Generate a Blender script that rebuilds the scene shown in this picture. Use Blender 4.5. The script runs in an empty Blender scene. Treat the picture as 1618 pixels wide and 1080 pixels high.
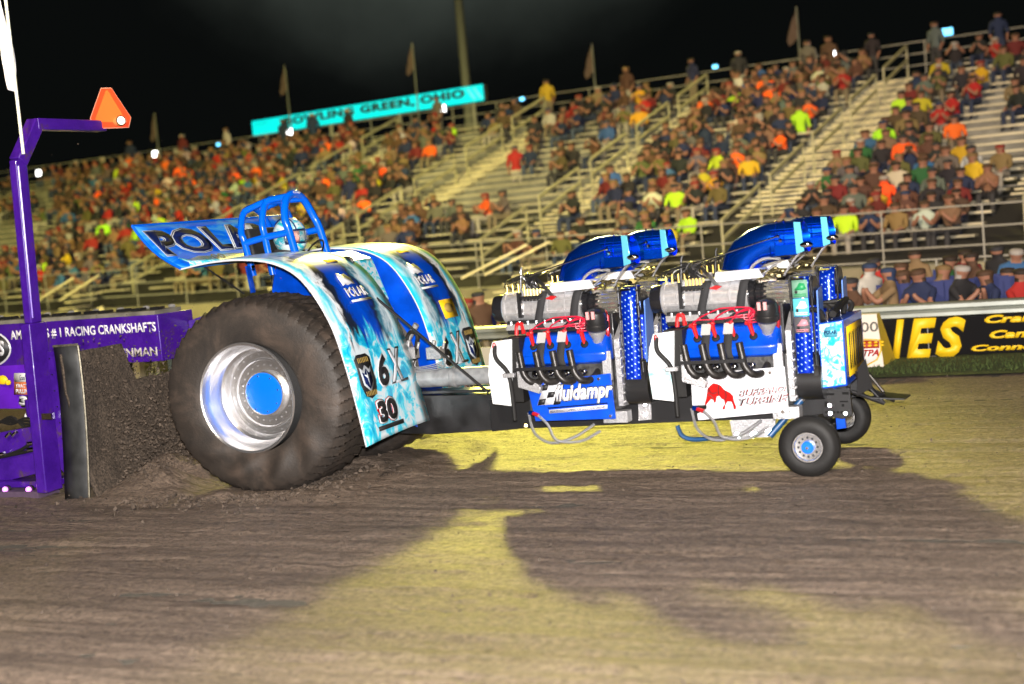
import bpy, bmesh, math, random
from mathutils import Vector, Matrix, noise
V = Vector
S = bpy.context.scene
rnd = random.Random(7)
# ------------------------------------------------------------------ camera
CAM = V((7.51, -12.10, 2.35)); YAW, PITCH, ROLL = [math.radians(a) for a in (24.0, 5.17, 5.1)]; FPX = 2260.0
fw = V((-math.sin(YAW)*math.cos(PITCH), math.cos(YAW)*math.cos(PITCH), -math.sin(PITCH)))
r0 = V((math.cos(YAW), math.sin(YAW), 0)); u0 = r0.cross(fw)
rt = r0*math.cos(ROLL) - u0*math.sin(ROLL); up = u0*math.cos(ROLL) + r0*math.sin(ROLL)
cd = bpy.data.cameras.new('camera'); cam = bpy.data.objects.new('camera', cd); S.collection.objects.link(cam)
m = Matrix((rt, up, -fw)).transposed().to_4x4(); m.translation = CAM; cam.matrix_world = m
cd.sensor_width = 36; cd.lens = FPX/1618*36; cd.clip_end = 3000; cd.clip_start = .1
cd.dof.use_dof = True; cd.dof.focus_distance = 13.4; cd.dof.aperture_fstop = .9
S.camera = cam
# ------------------------------------------------------------------ exposure, world, lights
S.view_settings.view_transform = 'Standard'; S.view_settings.look = 'None'
S.view_settings.exposure = 0; S.view_settings.gamma = 1
W = bpy.data.worlds.new('World'); S.world = W; W.use_nodes = True
wn = W.node_tree; bg = wn.nodes['Background']
sky = wn.nodes.new('ShaderNodeTexSky'); sky.sky_type = 'NISHITA'; sky.sun_disc = False
sky.sun_elevation = math.radians(-9); sky.sun_rotation = math.radians(200); sky.dust_density = 3
# night sky: the dim sky texture plus a painted glow of lamplit haze
addn = wn.nodes.new('ShaderNodeMixRGB'); addn.blend_type = 'ADD'; addn.inputs[0].default_value = 1
addn.inputs[2].default_value = (.045, .055, .05, 1)
# haze lit by the pole lamp, painted into the sky colour as a lobe
tcw = wn.nodes.new('ShaderNodeTexCoord'); dt = wn.nodes.new('ShaderNodeVectorMath'); dt.operation = 'DOT_PRODUCT'; dt.inputs[1].default_value = V((-.395, .845, .36)).normalized()
nz = wn.nodes.new('ShaderNodeVectorMath'); nz.operation = 'NORMALIZE'; wn.links.new(tcw.outputs['Generated'], nz.inputs[0]); wn.links.new(nz.outputs[0], dt.inputs[0])
gr = wn.nodes.new('ShaderNodeValToRGB'); gr.color_ramp.interpolation = 'EASE'; e0, e1 = gr.color_ramp.elements; e0.position = .958; e0.color = (.03, .036, .034, 1); e1.position = 1; e1.color = (.8, .95, .8, 1)
nzz = wn.nodes.new('ShaderNodeTexNoise'); nzz.inputs['Scale'].default_value = 9; nzz.inputs['Detail'].default_value = 5; wn.links.new(tcw.outputs['Generated'], nzz.inputs[0])
ma = wn.nodes.new('ShaderNodeMath'); ma.operation = 'MULTIPLY_ADD'; ma.inputs[1].default_value = .022; wn.links.new(nzz.outputs[0], ma.inputs[0]); wn.links.new(dt.outputs['Value'], ma.inputs[2])
mb = wn.nodes.new('ShaderNodeMath'); mb.operation = 'SUBTRACT'; mb.inputs[1].default_value = .011; wn.links.new(ma.outputs[0], mb.inputs[0]); wn.links.new(mb.outputs[0], gr.inputs[0]); wn.links.new(gr.outputs[0], addn.inputs[2])
wn.links.new(sky.outputs[0], addn.inputs[1]); wn.links.new(addn.outputs[0], bg.inputs[0]); bg.inputs[1].default_value = .10

def lamp(name, kind, loc, target, energy, color, **k):
    l = bpy.data.lights.new(name, kind); l.energy = energy; l.color = color
    for a, b in k.items(): setattr(l, a, b)
    o = bpy.data.objects.new(name, l); S.collection.objects.link(o); o.location = loc
    o.rotation_euler = (V(target)-V(loc)).to_track_quat('-Z', 'Y').to_euler(); return o
# the stadium floodlight on the tall pole behind the grandstand (throws the long shadows towards the camera)
lamp('floodlight_behind_stand', 'SPOT', (-19.0, 45.0, 22.5), (2.7, 2.0, 0), 300000, (1, .88, .13), spot_size=math.radians(9), spot_blend=1, shadow_soft_size=1.3)
lamp('floodlight_behind_stand_wide', 'SPOT', (-17.0, 46.0, 22.5), (5, 2, 0), 24000, (1, .84, .2), spot_size=math.radians(60), spot_blend=.5, shadow_soft_size=1.8)
# added fill lamp on the camera's side, lifts the unlit track and tractor
lamp('fill_lamp_camera_side', 'SPOT', (16, -40, 24), (3, -2, 0), 60000, (1, .84, .68), spot_size=math.radians(50), spot_blend=.8, shadow_soft_size=1.5)
# floodlights on poles on the camera's side, aimed at the stand
for i, (tx, ty, e, c) in enumerate([(-38, 30, 170000, (1, .88, .26)), (-24, 28, 175000, (1, .88, .25)), (-11, 25, 180000, (1, .86, .27)), (-2, 22, 78000, (1, .76, .38)), (6, 22, 74000, (1, .72, .50))]):
    lamp('stand_floodlight', 'SPOT', (10-3*i, -42, 24), (tx, ty, 3.6), e, c, spot_size=math.radians(23), spot_blend=.9, shadow_soft_size=.9)
# the photographer's flash
lamp('camera_flash', 'SPOT', CAM+V((.05, -.05, .32)), (3.3, 0, .9), 13000, (1, .95, .92), spot_size=math.radians(75), spot_blend=.5, shadow_soft_size=.10)

# ------------------------------------------------------------------ helpers
def at(px, py, y):
    d = fw + rt*((px-809)/FPX) + up*((540-py)/FPX); return CAM + d*((y-CAM.y)/d.y)
def atx(px, py, x):
    d = fw + rt*((px-809)/FPX) + up*((540-py)/FPX); return CAM + d*((x-CAM.x)/d.x)
def mat(name, col, rough=.5, metal=0., coat=0., emit=0., spec=.5, bump=0., bscale=20., var=0.):
    M = bpy.data.materials.new(name); M.use_nodes = True; nt = M.node_tree; b = nt.nodes['Principled BSDF']
    b.inputs['Base Color'].default_value = (*col, 1); b.inputs['Roughness'].default_value = rough
    b.inputs['Metallic'].default_value = metal; b.inputs['Coat Weight'].default_value = coat
    b.inputs['Coat Roughness'].default_value = .08; b.inputs['Specular IOR Level'].default_value = spec
    if emit:
        b.inputs['Emission Color'].default_value = (*col, 1); b.inputs['Emission Strength'].default_value = emit
    if bump or var:
        tc = nt.nodes.new('ShaderNodeTexCoord'); n = nt.nodes.new('ShaderNodeTexNoise')
        n.inputs['Scale'].default_value = bscale; n.inputs['Detail'].default_value = 6
        nt.links.new(tc.outputs['Object'], n.inputs[0])
        if bump:
            bp = nt.nodes.new('ShaderNodeBump'); bp.inputs['Strength'].default_value = bump; bp.inputs['Distance'].default_value = .02
            nt.links.new(n.outputs[0], bp.inputs['Height']); nt.links.new(bp.outputs[0], b.inputs['Normal'])
        if var:
            r = nt.nodes.new('ShaderNodeValToRGB'); r.color_ramp.elements[0].position = .35; r.color_ramp.elements[1].position = .68
            r.color_ramp.elements[0].color = (*[c*(1-var) for c in col], 1); r.color_ramp.elements[1].color = (*[min(1, c*(1+var)) for c in col], 1)
            nt.links.new(n.outputs[0], r.inputs[0]); nt.links.new(r.outputs[0], b.inputs['Base Color'])
    return M
def nodes(name):
    M = bpy.data.materials.new(name); M.use_nodes = True; nt = M.node_tree; return M, nt, nt.nodes['Principled BSDF']
def ramp(nt, src, stops, interp='LINEAR'):
    r = nt.nodes.new('ShaderNodeValToRGB'); r.color_ramp.interpolation = interp; e = r.color_ramp.elements
    while len(e) < len(stops): e.new(.5)
    for i, (p, c) in enumerate(stops): e[i].position = p; e[i].color = (*c, 1)
    nt.links.new(src, r.inputs[0]); return r.outputs[0]
def mapn(nt, coord, scale=(1, 1, 1), rot=(0, 0, 0), loc=(0, 0, 0)):
    tc = nt.nodes.new('ShaderNodeTexCoord'); mp = nt.nodes.new('ShaderNodeMapping')
    mp.inputs['Scale'].default_value = scale; mp.inputs['Rotation'].default_value = rot; mp.inputs['Location'].default_value = loc
    nt.links.new(tc.outputs[coord], mp.inputs[0]); return mp.outputs[0]
def noi(nt, vec, scale, detail=4, rough=.5, dist=0):
    n = nt.nodes.new('ShaderNodeTexNoise'); n.inputs['Scale'].default_value = scale; n.inputs['Detail'].default_value = detail
    n.inputs['Roughness'].default_value = rough; n.inputs['Distortion'].default_value = dist
    nt.links.new(vec, n.inputs[0]); return n.outputs[0]
def mix(nt, fac, a, b, mode='MIX'):
    n = nt.nodes.new('ShaderNodeMixRGB'); n.blend_type = mode
    for i, v in ((0, fac), (1, a), (2, b)):
        if isinstance(v, (int, float)): n.inputs[i].default_value = v if i == 0 else (v, v, v, 1)
        elif isinstance(v, tuple): n.inputs[i].default_value = (*v, 1)
        else: nt.links.new(v, n.inputs[i])
    return n.outputs[0]
def mth(nt, op, a, b=0.):
    n = nt.nodes.new('ShaderNodeMath'); n.operation = op
    for i, v in ((0, a), (1, b)):
        if isinstance(v, (int, float)): n.inputs[i].default_value = v
        else: nt.links.new(v, n.inputs[i])
    return n.outputs[0]
def bumpn(nt, b, h, strength, dist=.02):
    bp = nt.nodes.new('ShaderNodeBump'); bp.inputs['Strength'].default_value = strength; bp.inputs['Distance'].default_value = dist
    nt.links.new(h, bp.inputs['Height']); nt.links.new(bp.outputs[0], b.inputs['Normal'])

def crom(pts, k=6):
    pts = [V(p) for p in pts]; out = []
    for i in range(len(pts)-1):
        p0 = pts[max(i-1, 0)]; p1 = pts[i]; p2 = pts[i+1]; p3 = pts[min(i+2, len(pts)-1)]
        for j in range(k):
            t = j/k; out.append(.5*((2*p1)+(-p0+p2)*t+(2*p0-5*p1+4*p2-p3)*t*t+(-p0+3*p1-3*p2+p3)*t**3))
    out.append(pts[-1]); return out

class MB:
    def __init__(s): s.b = bmesh.new(); s.mi = 0
    def face(s, vs):
        try: f = s.b.faces.new(vs)
        except ValueError: return
        f.material_index = s.mi; f.smooth = True; return f
    def poly(s, pts): return s.face([s.b.verts.new(V(p)) for p in pts])
    def box(s, c, d, rot=None):
        c = V(c); R = rot or Matrix.Identity(3)
        v = [s.b.verts.new(c + R @ V((x*d[0]/2, y*d[1]/2, z*d[2]/2))) for x in (-1, 1) for y in (-1, 1) for z in (-1, 1)]
        for q in ((0, 1, 3, 2), (4, 6, 7, 5), (0, 4, 5, 1), (2, 3, 7, 6), (0, 2, 6, 4), (1, 5, 7, 3)): s.face([v[i] for i in q])
    def bar(s, p0, p1, w, h, upv=(0, 0, 1)):
        p0 = V(p0); p1 = V(p1); d = p1-p0; x = d.normalized(); uu = V(upv); y = uu.cross(x)
        if y.length < 1e-4: y = V((0, 1, 0)).cross(x)
        y.normalize(); z = x.cross(y); s.box((p0+p1)/2, (d.length, w, h), Matrix((x, y, z)).transposed())
    def rings(s, rings, closed=True, cap=True):
        vs = [[s.b.verts.new(p) for p in r] for r in rings]; n = len(vs[0])
        for a, b in zip(vs, vs[1:]):
            for i in range(n if closed else n-1): s.face([a[i], a[(i+1) % n], b[(i+1) % n], b[i]])
        if cap and closed: s.face(vs[0][::-1]); s.face(vs[-1])
        return vs
    def tube(s, pts, r, n=8, smooth=0, cap=True, r1=None):
        pts = crom(pts, smooth) if smooth else [V(p) for p in pts]
        t = (pts[1]-pts[0]).normalized(); nrm = t.orthogonal().normalized(); rings = []
        for i, p in enumerate(pts):
            a = pts[max(i-1, 0)]; b = pts[min(i+1, len(pts)-1)]; t2 = (b-a).normalized()
            nrm = (nrm - t2*nrm.dot(t2)).normalized(); bi = t2.cross(nrm); q = i/(len(pts)-1); rr = r if r1 is None else r+(r1-r)*q
            rings.append([p+(nrm*math.cos(k*2*math.pi/n)+bi*math.sin(k*2*math.pi/n))*rr for k in range(n)])
        s.rings(rings, cap=cap)
    def cyl(s, p0, p1, r, r1=None, n=20): s.tube([p0, p1], r, n, r1=r1)
    def lathe(s, prof, o, ax, n=48, cap=False):      # prof: (radius, distance along the axis)
        o = V(o); ax = V(ax).normalized(); a = ax.orthogonal().normalized(); b = ax.cross(a)
        s.rings([[o+ax*t+(a*math.cos(k*2*math.pi/n)+b*math.sin(k*2*math.pi/n))*max(r, 1e-4) for k in range(n)] for r, t in prof], cap=cap)
    def prism(s, pts, off):                           # polygon pts (3-D) swept by the vector off
        off = V(off); s.rings([[V(p) for p in pts], [V(p)+off for p in pts]])
    def sph(s, c, r, n=12, sq=(1, 1, 1)):
        c = V(c); m = n//2
        s.rings([[c+V((sq[0]*r*math.sin(math.pi*(j+.02)/(m+.04))*math.cos(2*math.pi*k/n), sq[1]*r*math.sin(math.pi*(j+.02)/(m+.04))*math.sin(2*math.pi*k/n), sq[2]*r*math.cos(math.pi*(j+.02)/(m+.04)))) for k in range(n)] for j in range(m+1)])
    def build(s, name, mats, parent=None, bevel=0, ang=35, loc=None, fixn=True):
        if fixn: bmesh.ops.recalc_face_normals(s.b, faces=s.b.faces)
        me = bpy.data.meshes.new(name); s.b.to_mesh(me); s.b.free()
        try: me.set_sharp_from_angle(angle=math.radians(ang))
        except Exception: pass
        for mm in (mats if isinstance(mats, (list, tuple)) else [mats]): me.materials.append(mm)
        o = bpy.data.objects.new(name, me); S.collection.objects.link(o)
        if loc is not None:
            me.transform(Matrix.Translation(-V(loc))); o.location = loc
        if parent is not None: put(o, parent)
        if bevel:
            b = o.modifiers.new('b', 'BEVEL'); b.width = bevel; b.segments = 2; b.limit_method = 'ANGLE'; b.angle_limit = math.radians(40)
        return o
WORLD = {}
def put(o, parent):
    # parts are modelled in world coordinates; keep them there under an unrotated parent
    p = parent; off = V((0, 0, 0))
    while p is not None: off += V(p.location); p = p.parent
    o.parent = parent; o.location = V(o.location)-off
def tag(o, label=None, cat=None, group=None, kind=None):
    for k, v in (('label', label), ('category', cat), ('group', group), ('kind', kind)):
        if v: o[k] = v
    return o
def thing(name, loc, label, cat, group=None):
    o = bpy.data.objects.new(name, None); S.collection.objects.link(o); o.location = loc; o.empty_display_size = .2
    return tag(o, label, cat, group)
def kids(o): return [c for c in bpy.data.objects if c.parent == o]
def copy_tree(o, parent=None, name=None):
    c = o.copy(); S.collection.objects.link(c); c.parent = parent
    for ch in kids(o):
        if ch is not c: copy_tree(ch, c)
    return c
def text_mesh(body, shear=0., weight=0., space=1.):
    cu = bpy.data.curves.new('t', 'FONT'); cu.body = body; cu.shear = shear; cu.offset = weight; cu.space_character = space; cu.resolution_u = 3
    o = bpy.data.objects.new('t', cu); S.collection.objects.link(o)
    me = bpy.data.meshes.new_from_object(o.evaluated_get(bpy.context.evaluated_depsgraph_get())); bpy.data.objects.remove(o); bpy.data.curves.remove(cu); return me
def text(body, fn, mt, parent, name='lettering', shear=0., weight=0., depth=.002, space=1.):
    """lettering: fn maps (u, v) in 0..1 to a point on the carrying surface"""
    bpy.context.view_layer.update(); me = text_mesh(body, shear, weight, space)
    xs = [v.co.x for v in me.vertices]; ys = [v.co.y for v in me.vertices]; x0, x1, y0, y1 = min(xs), max(xs), min(ys), max(ys)
    for v in me.vertices: v.co = fn((v.co.x-x0)/(x1-x0), (v.co.y-y0)/(y1-y0))
    me.materials.clear(); me.materials.append(mt)
    o = bpy.data.objects.new(name, me); S.collection.objects.link(o); put(o, parent)
    so = o.modifiers.new('s', 'SOLIDIFY'); so.thickness = depth; so.offset = 0
    return o
def quad(o, r, u, off=(0, 0, 0)):
    o, r, u, off = V(o), V(r), V(u), V(off); return lambda a, b: o+r*a+u*b+off
def pquad(bl, br, tl, y, off=.006):     # surface patch whose corners are given as photograph points on the plane at y
    o = at(*bl, y); return quad(o, at(*br, y)-o, at(*tl, y)-o, (0, -off, 0))
def patch(fn, pts, mt, parent, name='decal', thick=.003):
    b = MB(); b.poly([fn(*p) for p in pts]); o = b.build(name, mt, parent, fixn=False)
    so = o.modifiers.new('s', 'SOLIDIFY'); so.thickness = thick; so.offset = 0; return o
RECT = [(0, 0), (1, 0), (1, 1), (0, 1)]
def circ(cx, cy, rx, ry, n=24): return [(cx+rx*math.cos(2*math.pi*i/n), cy+ry*math.sin(2*math.pi*i/n)) for i in range(n)]

# ------------------------------------------------------------------ materials
blue = mat('gloss_blue_paint', (.0, .06, .52), .28, coat=.5, var=.22, bscale=6)
cageb = mat('bright_blue_paint', (.0, .11, .72), .22, coat=.8)
black = mat('black_paint', (.012, .012, .013), .35, coat=.2, bump=.05, bscale=60)
dkmetal = mat('dark_header_steel', (.035, .032, .03), .38, .5, var=.4, bscale=25)
fabric = mat('black_strap_fabric', (.02, .02, .022), .85, bump=.2, bscale=120)
rubber = mat('black_rubber', (.011, .0105, .010), .6, spec=.3, bump=.1, bscale=30)
alu = mat('polished_aluminium', (.86, .86, .87), .2, .93, bump=.05, bscale=40)
machined = mat('machined_aluminium', (.74, .74, .75), .22, .7, bump=.06, bscale=30, var=.12)
cast = mat('cast_aluminium', (.45, .45, .46), .38, .6, bump=.35, bscale=70, var=.15)
chrome = mat('chrome', (.85, .85, .87), .08, 1)
steelt = mat('grey_drive_tube_paint', (.30, .31, .32), .4, .3, var=.25, bscale=12)
white = mat('white_gloss', (.62, .63, .66), .3, coat=.4)
paper = mat('white_sticker', (.78, .78, .78), .5)
red = mat('red_silicone', (.45, .01, .012), .35)
pink = mat('red_plug_wire', (.5, .01, .04), .4)
brass = mat('brass_fitting', (.62, .42, .10), .3, .6)
anod = mat('blue_anodised_aluminium', (.0, .10, .9), .24, .93, coat=.2)
cyanlite = mat('pale_blue_anodised_lever', (.15, .62, .85), .25, .5)
def purple_mat():
    M, nt, b = nodes('purple_paint'); v = mapn(nt, 'Object'); n = noi(nt, v, 2.3, 9, .72, .4); n2 = noi(nt, v, 30, 5, .7)
    c = ramp(nt, mth(nt, 'ADD', mth(nt, 'MULTIPLY', n, .75), mth(nt, 'MULTIPLY', n2, .25)), [(.40, (.035, .005, .19)), (.54, (.055, .009, .27)), (.585, (.06, .02, .16)), (.64, (.085, .058, .045))])
    nt.links.new(c, b.inputs['Base Color']); b.inputs['Roughness'].default_value = .34; b.inputs['Coat Weight'].default_value = .4; bumpn(nt, b, n2, .15); return M
purple = purple_mat()
hose = mat('braided_steel_hose', (.35, .35, .36), .4, .8, bump=.5, bscale=300)
navy = mat('dark_blue_hose', (.01, .06, .16), .4)
bluept = mat('hub_cap_blue', (.0, .14, .75), .3, coat=.5)
ink = mat('black_ink', (.012, .012, .014), .5)
navyink = mat('navy_ink', (.005, .012, .07), .7, spec=.08)
silverink = mat('silver_ink', (.42, .47, .52), .7, spec=.08)
redink = mat('red_ink', (.33, .004, .003), .75, spec=.15)
yellow = mat('yellow_ink', (.8, .52, .01), .5)
gold = mat('gold_ink', (.35, .24, .06), .5)
skin = mat('skin', (.27, .13, .085), .6)
mud = None
def vinyl_ice(name, scale=7., seed=0.):
    M, nt, b = nodes(name); v = mapn(nt, 'Object', (1, 1, 1), loc=(seed, seed, 0))
    n = noi(nt, v, scale, 8, .62, 1.4)
    c = ramp(nt, n, [(.0, (.0, .18, .5)), (.40, (.0, .42, .62)), (.47, (.12, .66, .78)), (.53, (.58, .68, .74)), (1, (.66, .70, .74))])
    nt.links.new(c, b.inputs['Base Color']); b.inputs['Roughness'].default_value = .28; b.inputs['Coat Weight'].default_value = .6; return M
ice = vinyl_ice('ice_vinyl_wrap'); ice2 = vinyl_ice('ice_vinyl_wrap_fine', 14, 3)
def vinyl_pale():
    M, nt, b = nodes('pale_wrap'); v = mapn(nt, 'Object'); n = noi(nt, v, 5, 6, .6, 1)
    nt.links.new(ramp(nt, n, [(.32, (.08, .55, .58)), (.44, (.66, .69, .70)), (1, (.64, .66, .68))]), b.inputs['Base Color']); b.inputs['Roughness'].default_value = .3; return M
palewrap = vinyl_pale()
def vinyl_fender():
    # printed wrap: blue band with black brush strokes on the crown, torn ice below (uv: u across, v from the bottom up)
    M, nt, b = nodes('printed_fender_wrap'); uv = mapn(nt, 'UV')
    sp = nt.nodes.new('ShaderNodeSeparateXYZ'); nt.links.new(uv, sp.inputs[0]); u, v = sp.outputs[0], sp.outputs[1]
    ob = mapn(nt, 'UV', (5, 9, 1)); n1 = noi(nt, ob, 1.3, 8, .62, 1.3)
    icec = ramp(nt, n1, [(.0, (.0, .12, .45)), (.40, (.0, .36, .62)), (.48, (.06, .62, .8)), (.545, (.58, .68, .74)), (1, (.66, .70, .74))])
    warp = noi(nt, mapn(nt, 'UV', (3, 5, 1)), 2.2, 6, .6, .6)
    uw = mth(nt, 'ADD', u, mth(nt, 'MULTIPLY', mth(nt, 'SUBTRACT', warp, .5), .38))
    band = ramp(nt, uw, [(.0, (.7, .8, .86)), (.1, (.03, .5, .68)), (.17, (.78, .82, .86)), (.22, (.01, .012, .02)), (.30, (.01, .02, .05)), (.34, (.0, .05, .45)), (.52, (.0, .07, .6)), (.60, (.0, .05, .42)), (.68, (.01, .015, .04)), (.75, (.05, .2, .3)), (.82, (.7, .8, .86)), (.93, (.05, .55, .7)), (1, (.0, .4, .6))])
    vv = mth(nt, 'ADD', v, mth(nt, 'MULTIPLY', mth(nt, 'SUBTRACT', noi(nt, mapn(nt, 'UV', (9, 3, 1)), 1.6, 6, .6, .5), .5), .30))
    f = ramp(nt, vv, [(.29, (0, 0, 0)), (.34, (1, 1, 1))])
    c = mix(nt, f, icec, band)
    f2 = ramp(nt, vv, [(.66, (0, 0, 0)), (.74, (1, 1, 1))])
    c = mix(nt, f2, c, mix(nt, .5, icec, (.75, .82, .84)))  # crown blended paler, its white highlight put into the print colour
    nt.links.new(c, b.inputs['Base Color']); b.inputs['Roughness'].default_value = .34; b.inputs['Coat Weight'].default_value = .35; b.inputs['Coat Roughness'].default_value = .16; return M
fwrap = vinyl_fender()
def wing_mat():
    M, nt, b = nodes('printed_wing_wrap'); n = noi(nt, mapn(nt, 'Object', (2, 1, 5)), 2, 5, .6, .6)
    nt.links.new(ramp(nt, n, [(.3, (.0, .06, .6)), (.5, (.0, .14, .78)), (.62, (.05, .3, .7)), (.75, (.0, .1, .6))]), b.inputs['Base Color']); b.inputs['Roughness'].default_value = .6; b.inputs['Specular IOR Level'].default_value = .15; return M
wwrap = wing_mat()
def belt_mat():
    M, nt, b = nodes('blue_prismatic_foil'); v = mapn(nt, 'Object', (1, 1, 1))
    sp = nt.nodes.new('ShaderNodeSeparateXYZ'); nt.links.new(v, sp.inputs[0])
    x = mth(nt, 'MULTIPLY', sp.outputs[0], 150); z = mth(nt, 'MULTIPLY', sp.outputs[2], 105)
    a = mth(nt, 'SINE', mth(nt, 'ADD', x, z)); c = mth(nt, 'SINE', mth(nt, 'SUBTRACT', mth(nt, 'MULTIPLY', z, 1.15), mth(nt, 'MULTIPLY', x, .35)))
    p = mth(nt, 'MULTIPLY', mth(nt, 'MAXIMUM', a, 0), mth(nt, 'MAXIMUM', c, 0))
    nt.links.new(ramp(nt, p, [(.30, (.0, .03, .52)), (.50, (.02, .16, .85)), (.72, (.5, .75, .95))]), b.inputs['Base Color'])
    b.inputs['Metallic'].default_value = .45; b.inputs['Roughness'].default_value = .25; return M
beltm = belt_mat()
def tyre_mat():
    M, nt, b = nodes('muddy_tyre_rubber'); v = mapn(nt, 'Object'); n = noi(nt, v, 3.2, 7, .65, .5); n2 = noi(nt, v, 60, 4)
    nt.links.new(ramp(nt, n, [(.32, (.018, .015, .013)), (.5, (.033, .026, .021)), (.68, (.066, .048, .037))]), b.inputs['Base Color'])
    b.inputs['Roughness'].default_value = .62; bumpn(nt, b, n2, .35, .01); return M
tyrem = tyre_mat()
def dirt_mat(name='track_clay', k=1.):
    M, nt, b = nodes(name)
    st = noi(nt, mapn(nt, 'Object', (.22, 2.6, 1), rot=(0, 0, .02)), 2.6, 10, .66, .3)
    iso = noi(nt, mapn(nt, 'Object'), 21, 8, .8)
    big = noi(nt, mapn(nt, 'Object', (.12, .5, 1)), 1.3, 4)
    fine = noi(nt, mapn(nt, 'Object', (.55, 1.6, 1)), 34, 6, .75)
    spk = noi(nt, mapn(nt, 'Object', (.7, 1.3, 1)), 95, 2, .6)
    c = ramp(nt, st, [(.30, (.18*k, .138*k, .106*k)), (.42, (.245*k, .187*k, .143*k)), (.6, (.29*k, .222*k, .170*k)), (.75, (.36*k, .285*k, .225*k))])
    c = mix(nt, .45, c, ramp(nt, fine, [(.38, (.25, .25, .25)), (.60, (1.4, 1.36, 1.32))]), 'MULTIPLY')
    c = mix(nt, .75, c, ramp(nt, iso, [(.40, (.42, .40, .39)), (.58, (1.3, 1.28, 1.25))]), 'MULTIPLY')
    c = mix(nt, .5, c, ramp(nt, big, [(.35, (.6, .6, .6)), (.65, (1.2, 1.2, 1.2))]), 'MULTIPLY')
    c = mix(nt, ramp(nt, spk, [(.73, (0, 0, 0)), (.77, (1, 1, 1))]), c, (.42, .36, .30))
    nt.links.new(c, b.inputs['Base Color']); b.inputs['Specular IOR Level'].default_value = .4
    rid = noi(nt, mapn(nt, 'Object', (.35, 6.5, 1), rot=(0, 0, -.015)), 2.2, 7, .62, .2); h = mix(nt, .60, rid, mix(nt, .6, st, iso)); bumpn(nt, b, h, 1.0, .16); b.inputs['Roughness'].default_value = .6; return M
clay = dirt_mat(); mud = mat('wet_mud', (.062, .046, .033), .9, bump=.7, bscale=45, var=.6)
clodm = mat('thrown_clay', (.085, .064, .048), .9, var=.5, bscale=9)
grassm = mat('grass', (.04, .062, .012), .9, bump=.5, bscale=40, var=.5)
yardm = mat('yard_gravel', (.10, .09, .07), .95, bump=.4, bscale=25, var=.3)
bench_m = mat('galvanised_bench', (.60, .56, .42), .42, .35, var=.25, bscale=1.5)
deckm = mat('galvanised_decking', (.20, .20, .185), .6, .2, var=.3, bscale=2)
railm = mat('galvanised_rail', (.27, .265, .235), .5, .2)
concm = mat('cream_fascia', (.22, .20, .13), .7, var=.2, bscale=1)
shade = mat('stand_shade_dark', (.02, .02, .018), .9)
# ------------------------------------------------------------------ ground
def axis(a, b, fine0, fine1, step, grow=1.25):
    out = []; x = fine0; s = step
    while x > a: out.append(x); x -= s; s *= grow
    out.append(a); out = out[::-1]; n = int((fine1-fine0)/step)
    out += [fine0+(fine1-fine0)*(i+1)/n for i in range(n)]; x = fine1; s = step
    while x+s < b: x += s; out.append(x); s *= grow
    out.append(b); return out
def ground():
    b = MB(); R = 900; b.poly([(-R, -R, -.02), (R, -R, -.02), (R, R, -.02), (-R, R, -.02)])
    tag(b.build('ground', yardm), kind='structure')
    xs = axis(-120, 90, -4.5, 10.5, .07); ys = axis(-40, 5.15, -9.2, 2.2, .045, 1.12)
    b = MB(); vv = []
    for x in xs:
        col = []
        for y in ys:
            h = .026*noise.noise(V((x*.35, y*3.2, 1)))+.022*noise.noise(V((x*1.1, y*8, 4)))+.014*noise.noise(V((x*6, y*19, 8)))+.008*noise.noise(V((x*13, y*13, 3)))
            d = math.hypot(x*.8, (abs(y)-.8)*1.3)
            if d < 1.7: h += .05*math.exp(-((d-1.0)/.25)**2)*(.5+noise.noise(V((x*5, y*5, 2))))
            if -2.1 < x < -.5 and -1.7 < y < 1.7:   # berm thrown up behind the near tyre
                h += .30*math.exp(-((x+1.3)/.42)**2)*math.exp(-((abs(y)-.85)/.55)**2)*(.8+.5*noise.noise(V((x*4, y*4, 7))))
            col.append(b.b.verts.new((x, y, h)))
        vv.append(col)
    for i in range(len(xs)-1):
        for j in range(len(ys)-1): b.face([vv[i][j], vv[i+1][j], vv[i+1][j+1], vv[i][j+1]])
    tag(b.build('track', clay, ang=180), kind='structure')
    b = MB(); n = 90                                   # grass verge below the banners
    L = [(-70+160*i/n) for i in range(n+1)]
    vs = [[b.b.verts.new((x, 5.05+.1*noise.noise(V((x*2, 0, 0))), .015)), b.b.verts.new((x, 5.9, .06)), b.b.verts.new((x, 7.4, .04))] for x in L]
    for a, c in zip(vs, vs[1:]):
        for k in (0, 1): b.face([a[k], c[k], c[k+1], a[k+1]])
    tag(b.build('verge', grassm), kind='structure')
    b = MB()                                           # grass blades along the verge
    for i in range(12000):
        x = rnd.uniform(-14, 12); y = rnd.uniform(5.15, 6.25); h = rnd.uniform(.03, .085); a = rnd.uniform(0, 6.3); w = .012
        p = V((x, y, .03)); d = V((math.cos(a)*w, math.sin(a)*w, 0)); q = V((rnd.uniform(-.03, .03), rnd.uniform(-.03, .03), h))
        b.poly([p-d, p+d, p+q])
    tag(b.build('grass', grassm, fixn=False), 'short green grass growing at the foot of the yellow and black banner', 'grass', kind='stuff')
ground()

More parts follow.
